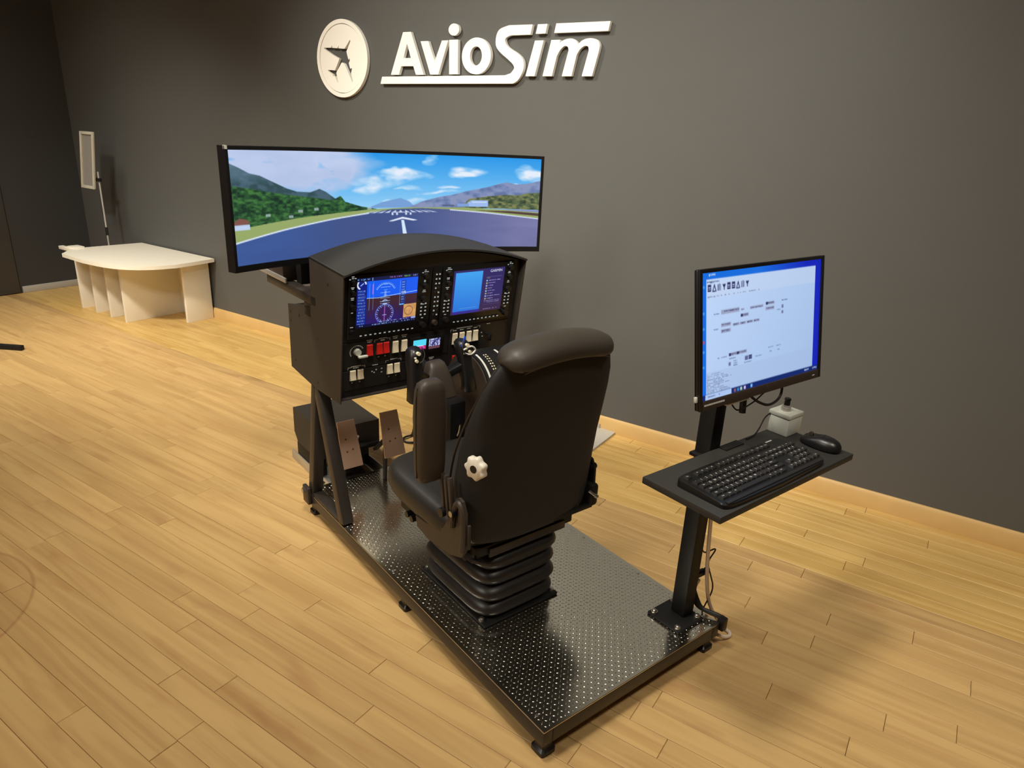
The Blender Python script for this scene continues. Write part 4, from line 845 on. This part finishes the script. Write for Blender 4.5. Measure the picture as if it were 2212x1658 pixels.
rows_ = [(.0195, [('Ctrl', 1.4), ('Win', 1.2), ('Alt', 1.2), ('', 6.3), ('Alt', 1.2), ('Fn', 1.2), ('Ctrl', 1.4)], 0), (.0375, [('Shift', 1.3)] + [(c, 1) for c in '\\ZXCVBNM,./'] + [('Shift', 2.7)], 0), (.0555, [('Caps', 1.8)] + [(c, 1) for c in "ASDFGHJKL;'"] + [('Enter', 2.2)], 0), (.0735, [('Tab', 1.5)] + [(c, 1) for c in 'QWERTYUIOP[]'] + [('\\', 1.5)], 0), (.0915, [(c, 1) for c in '`1234567890-='] + [('Back', 2)], 0), (.118, [('Esc', 1), (None, 1)] + [('F%d' % i, 1) for i in range(1, 5)] + [(None, .5)] + [('F%d' % i, 1) for i in range(5, 9)] + [(None, .5)] + [('F%d' % i, 1) for i in range(9, 13)], 0)]
keys = []; UNIT = .01865; X0 = .014
for y, ks, _ in rows_:
    x = X0
    for t, wd in ks:
        if t is not None: keys.append((x, y, wd * UNIT, t))
        x += wd * UNIT
x1 = X0 + 15.25 * UNIT
for y, ks in ((.0195, ('\u2190', '\u2193', '\u2192')), (.0375, (None, '\u2191', None)), (.0735, ('Del', 'End', 'PgDn')), (.0915, ('Ins', 'Home', 'PgUp')), (.118, ('PrtSc', 'ScrLk', 'Pause'))):
    for i, t in enumerate(ks):
        if t: keys.append((x1 + i * UNIT * .95, y, UNIT * .95, t))
x2 = x1 + 3.1 * UNIT
for y, ks in ((.0195, ('0', '', '.')), (.0375, ('1', '2', '3')), (.0555, ('4', '5', '6')), (.0735, ('7', '8', '9')), (.0915, ('Num', '/', '*'))):
    for i, t in enumerate(ks): keys.append((x2 + i * UNIT * .95, y, UNIT * .95, t))
keys += [(x2 + 2.85 * UNIT, .0195, UNIT * .95, 'Ent'), (x2 + 2.85 * UNIT, .0555, UNIT * .95, '+'), (x2 + 2.85 * UNIT, .0915, UNIT * .95, '-')]
tpl = {}; leg = []
for x, y, wd, t in keys:
    kk = round(wd, 4); h = .0165
    if kk not in tpl:
        r0 = [(px_, py_) for px_, py_ in ((.0008, .0008), (wd - .0008, .0008), (wd - .0008, h - .0004), (.0008, h - .0004))]
        r1 = [(.0028, .0028), (wd - .0028, .0028), (wd - .0028, h - .002), (.0028, h - .002)]
        tpl[kk] = mesh('key', loft([[Vector((p[0], p[1], p[1] * .055)) for p in r0], [Vector((p[0], p[1], .0045 + p[1] * .055)) for p in r1]]), M_KEYTOP)
    o = bpy.data.objects.new('key', tpl[kk]); COL.objects.link(o); o.parent = kb; o.location = kpt(x, y, 0) - KB
    if t:
        tc = textchunk(t, .0078 if len(t) == 1 else .0045, .0001)
        leg.append(fn(tc, lambda v, x=x, y=y, wd=wd: kpt(x + wd * (.42), y + .0095, .0) + Vector((v.x * 1.05, v.y * 1.1, .0047 + v.z + v.y * .055))))
part('key_lettering', cat(*leg), M_PRINT, kb, stuff=True)
part('logo_mark', fn(rbox(KWD - .062, KWD - .035, KDP - .0085, KDP - .0045, .0002, .0008, 0), lambda v: kpt(v.x, v.y, v.z)), M_PRINT, kb)
part('media_keys', cat(*[fn(rbox(.30 + i * .014, .311 + i * .014, KDP - .010, KDP - .004, .0, .0014, .0005), lambda v: kpt(v.x, v.y, v.z)) for i in range(4)]), M_KEYTOP, kb, stuff=True)
# mouse -----------------------------------------------------------------
MC = Vector((.866, -.084, .636))
ms = thing('computer_mouse', 'black computer mouse beside the right end of the keyboard', 'mouse', tuple(MC))
mr = []
for z, s in ((.0008, .90), (.004, .98), (.010, 1.0), (.018, .96), (.026, .82), (.031, .60), (.0335, .32), (.034, .08)):
    mr.append([MC + Vector((x * s * (1 - .10 * (y / .055) ** 2), y * (s ** .8) - .004 * (1 - s), z * (1 - .25 * max(0, y / .055)))) for x, y in sel(0, 0, .030, .055, 2.7, 36)])
part('body', loft(mr), M_BLKP, ms, sharp=60)
part('scroll_wheel', tube([MC + Vector((-.003, .030, .0275)), MC + Vector((.003, .030, .0275))], .006, 16), M_HOUS, ms)
part('button_split', tube(smooth([MC + Vector((0, .052, .0125)), MC + Vector((0, .040, .0245)), MC + Vector((0, .015, .0327))]), .0007, 5), M_BLK, ms)
# control box -------------------------------------------------------------
cb = thing('control_box', 'light grey plastic control box with a black knob on the tray behind the keyboard', 'control box', (.875, .034, .636))
part('enclosure', rbox(.840, .910, .001, .065, .6362, .686, .003), M_BOXG, cb)
part('lid', rbox(.839, .911, .0, .066, .6865, .700, .003), M_BOXG, cb)
part('knob_collar', cat(cyl((.872, .034, .700), (.872, .034, .710), .014, 20, .013), cyl((.872, .034, .710), (.872, .034, .716), .011, 20)), M_ALU, cb)
part('knob', cat(cyl((.872, .034, .716), (.872, .034, .732), .0085, 16, .0075), cyl((.872, .034, .732), (.872, .034, .736), .0095, 16, .008)), M_BLKP, cb)
part('lead', tube(smooth([(.841, .06, .69), (.825, .066, .675), (.80, .062, .652), (.772, .058, .6385), (.73, .055, .638)]), .002, 6), M_BCAB, cb)
# cables ------------------------------------------------------------------
single('white_cable', tube(smooth([(.641, .085, .60), (.642, .075, .48), (.643, .066, .40), (.650, .062, .295), (.664, .06, .205), (.694, .06, .115), (.735, .052, .045), (.757, .026, .008), (.756, .012, .006), (.742, .004, .006), (.716, .006, .014), (.690, .012, .03)]), .0055, 8), M_WCAB, 'white power cable hanging down the post to the floor', 'cable', (.70, .05, 0))
single('black_cable', tube(smooth([(.640, .10, .60), (.645, .095, .42), (.654, .092, .33), (.664, .085, .285), (.705, .075, .285), (.680, .075, .25), (.696, .07, .20), (.708, .066, .165), (.70, .062, .14), (.668, .06, .10), (.655, .05, .093)]), .0022, 6), M_BCAB, 'thin black cable kinked beside the white cable on the post', 'cable', (.66, .09, .10))
cl = thing('cable_connectors', 'bundle of black and grey plugs strapped to the rear of the post', 'connectors', (.655, .07, ZP))
part('plug', cat(bar((.640, .085, .215), (.668, .075, .225), .018, .016, (0, 1, 0), .004), bar((.662, .076, .224), (.680, .07, .235), .012, .012, (0, 1, 0), .003)), M_BLKP, cl)
part('plug', cat(bar((.641, .09, .165), (.655, .083, .20), .016, .014, (0, 1, 0), .004)), M_BOXG, cl)
part('plug', cat(bar((.641, .098, .30), (.649, .095, .345), .010, .010, (0, 1, 0), .003)), M_BLKP, cl)
part('plug', cat(bar((.6405, .098, .34), (.6435, .10, .37), .006, .008, (0, 1, 0), .002)), M_BOXG, cl)
part('cable_bundle', cat(*[tube(smooth([(.641, .098, .30 - .03 * i), (.645, .09, .20 - .01 * i), (.650, .078 - .01 * i, .122), (.662, .045 - .006 * i, .105 + .004 * i), (.676, .012 - .004 * i, .10 + .004 * i), (.682, -.006, .085)]), .005, 8) for i in range(3)]), M_BCAB, cl)
part('strap_end', cat(rbox(.672, .694, -.012, .012, .062, .104, .004)), M_BLKP, cl)
single('loose_cable', tube(smooth([(.80, 1.86, .006), (.745, 1.845, .006), (.70, 1.79, .006), (.672, 1.757, .008), (.640, 1.752, .01), (.617, 1.742, .006), (.614, 1.712, .006), (.632, 1.686, .008), (.66, 1.675, .006), (.62, 1.64, .006), (.60, 1.60, .006), (.64, 1.54, .006)]), .005, 8), M_BCAB, 'black cable looped on the floor right of the pedals', 'cable', (.66, 1.72, 0))
single('steel_foot_plate', cat(prism([(1.30, 1.16), (1.44, 1.208), (1.552, 1.248), (1.590, 1.305), (1.50, 1.36), (1.30, 1.30)], 0.001, .012, 'z'), prism([(1.50, 1.322), (1.578, 1.318), (1.578, 1.324), (1.50, 1.328)], .012, .035, 'z')), M_BASEG, 'grey steel plate lying on the floor by the back wall, right of the seat', 'plate', (1.45, 1.26, 0))
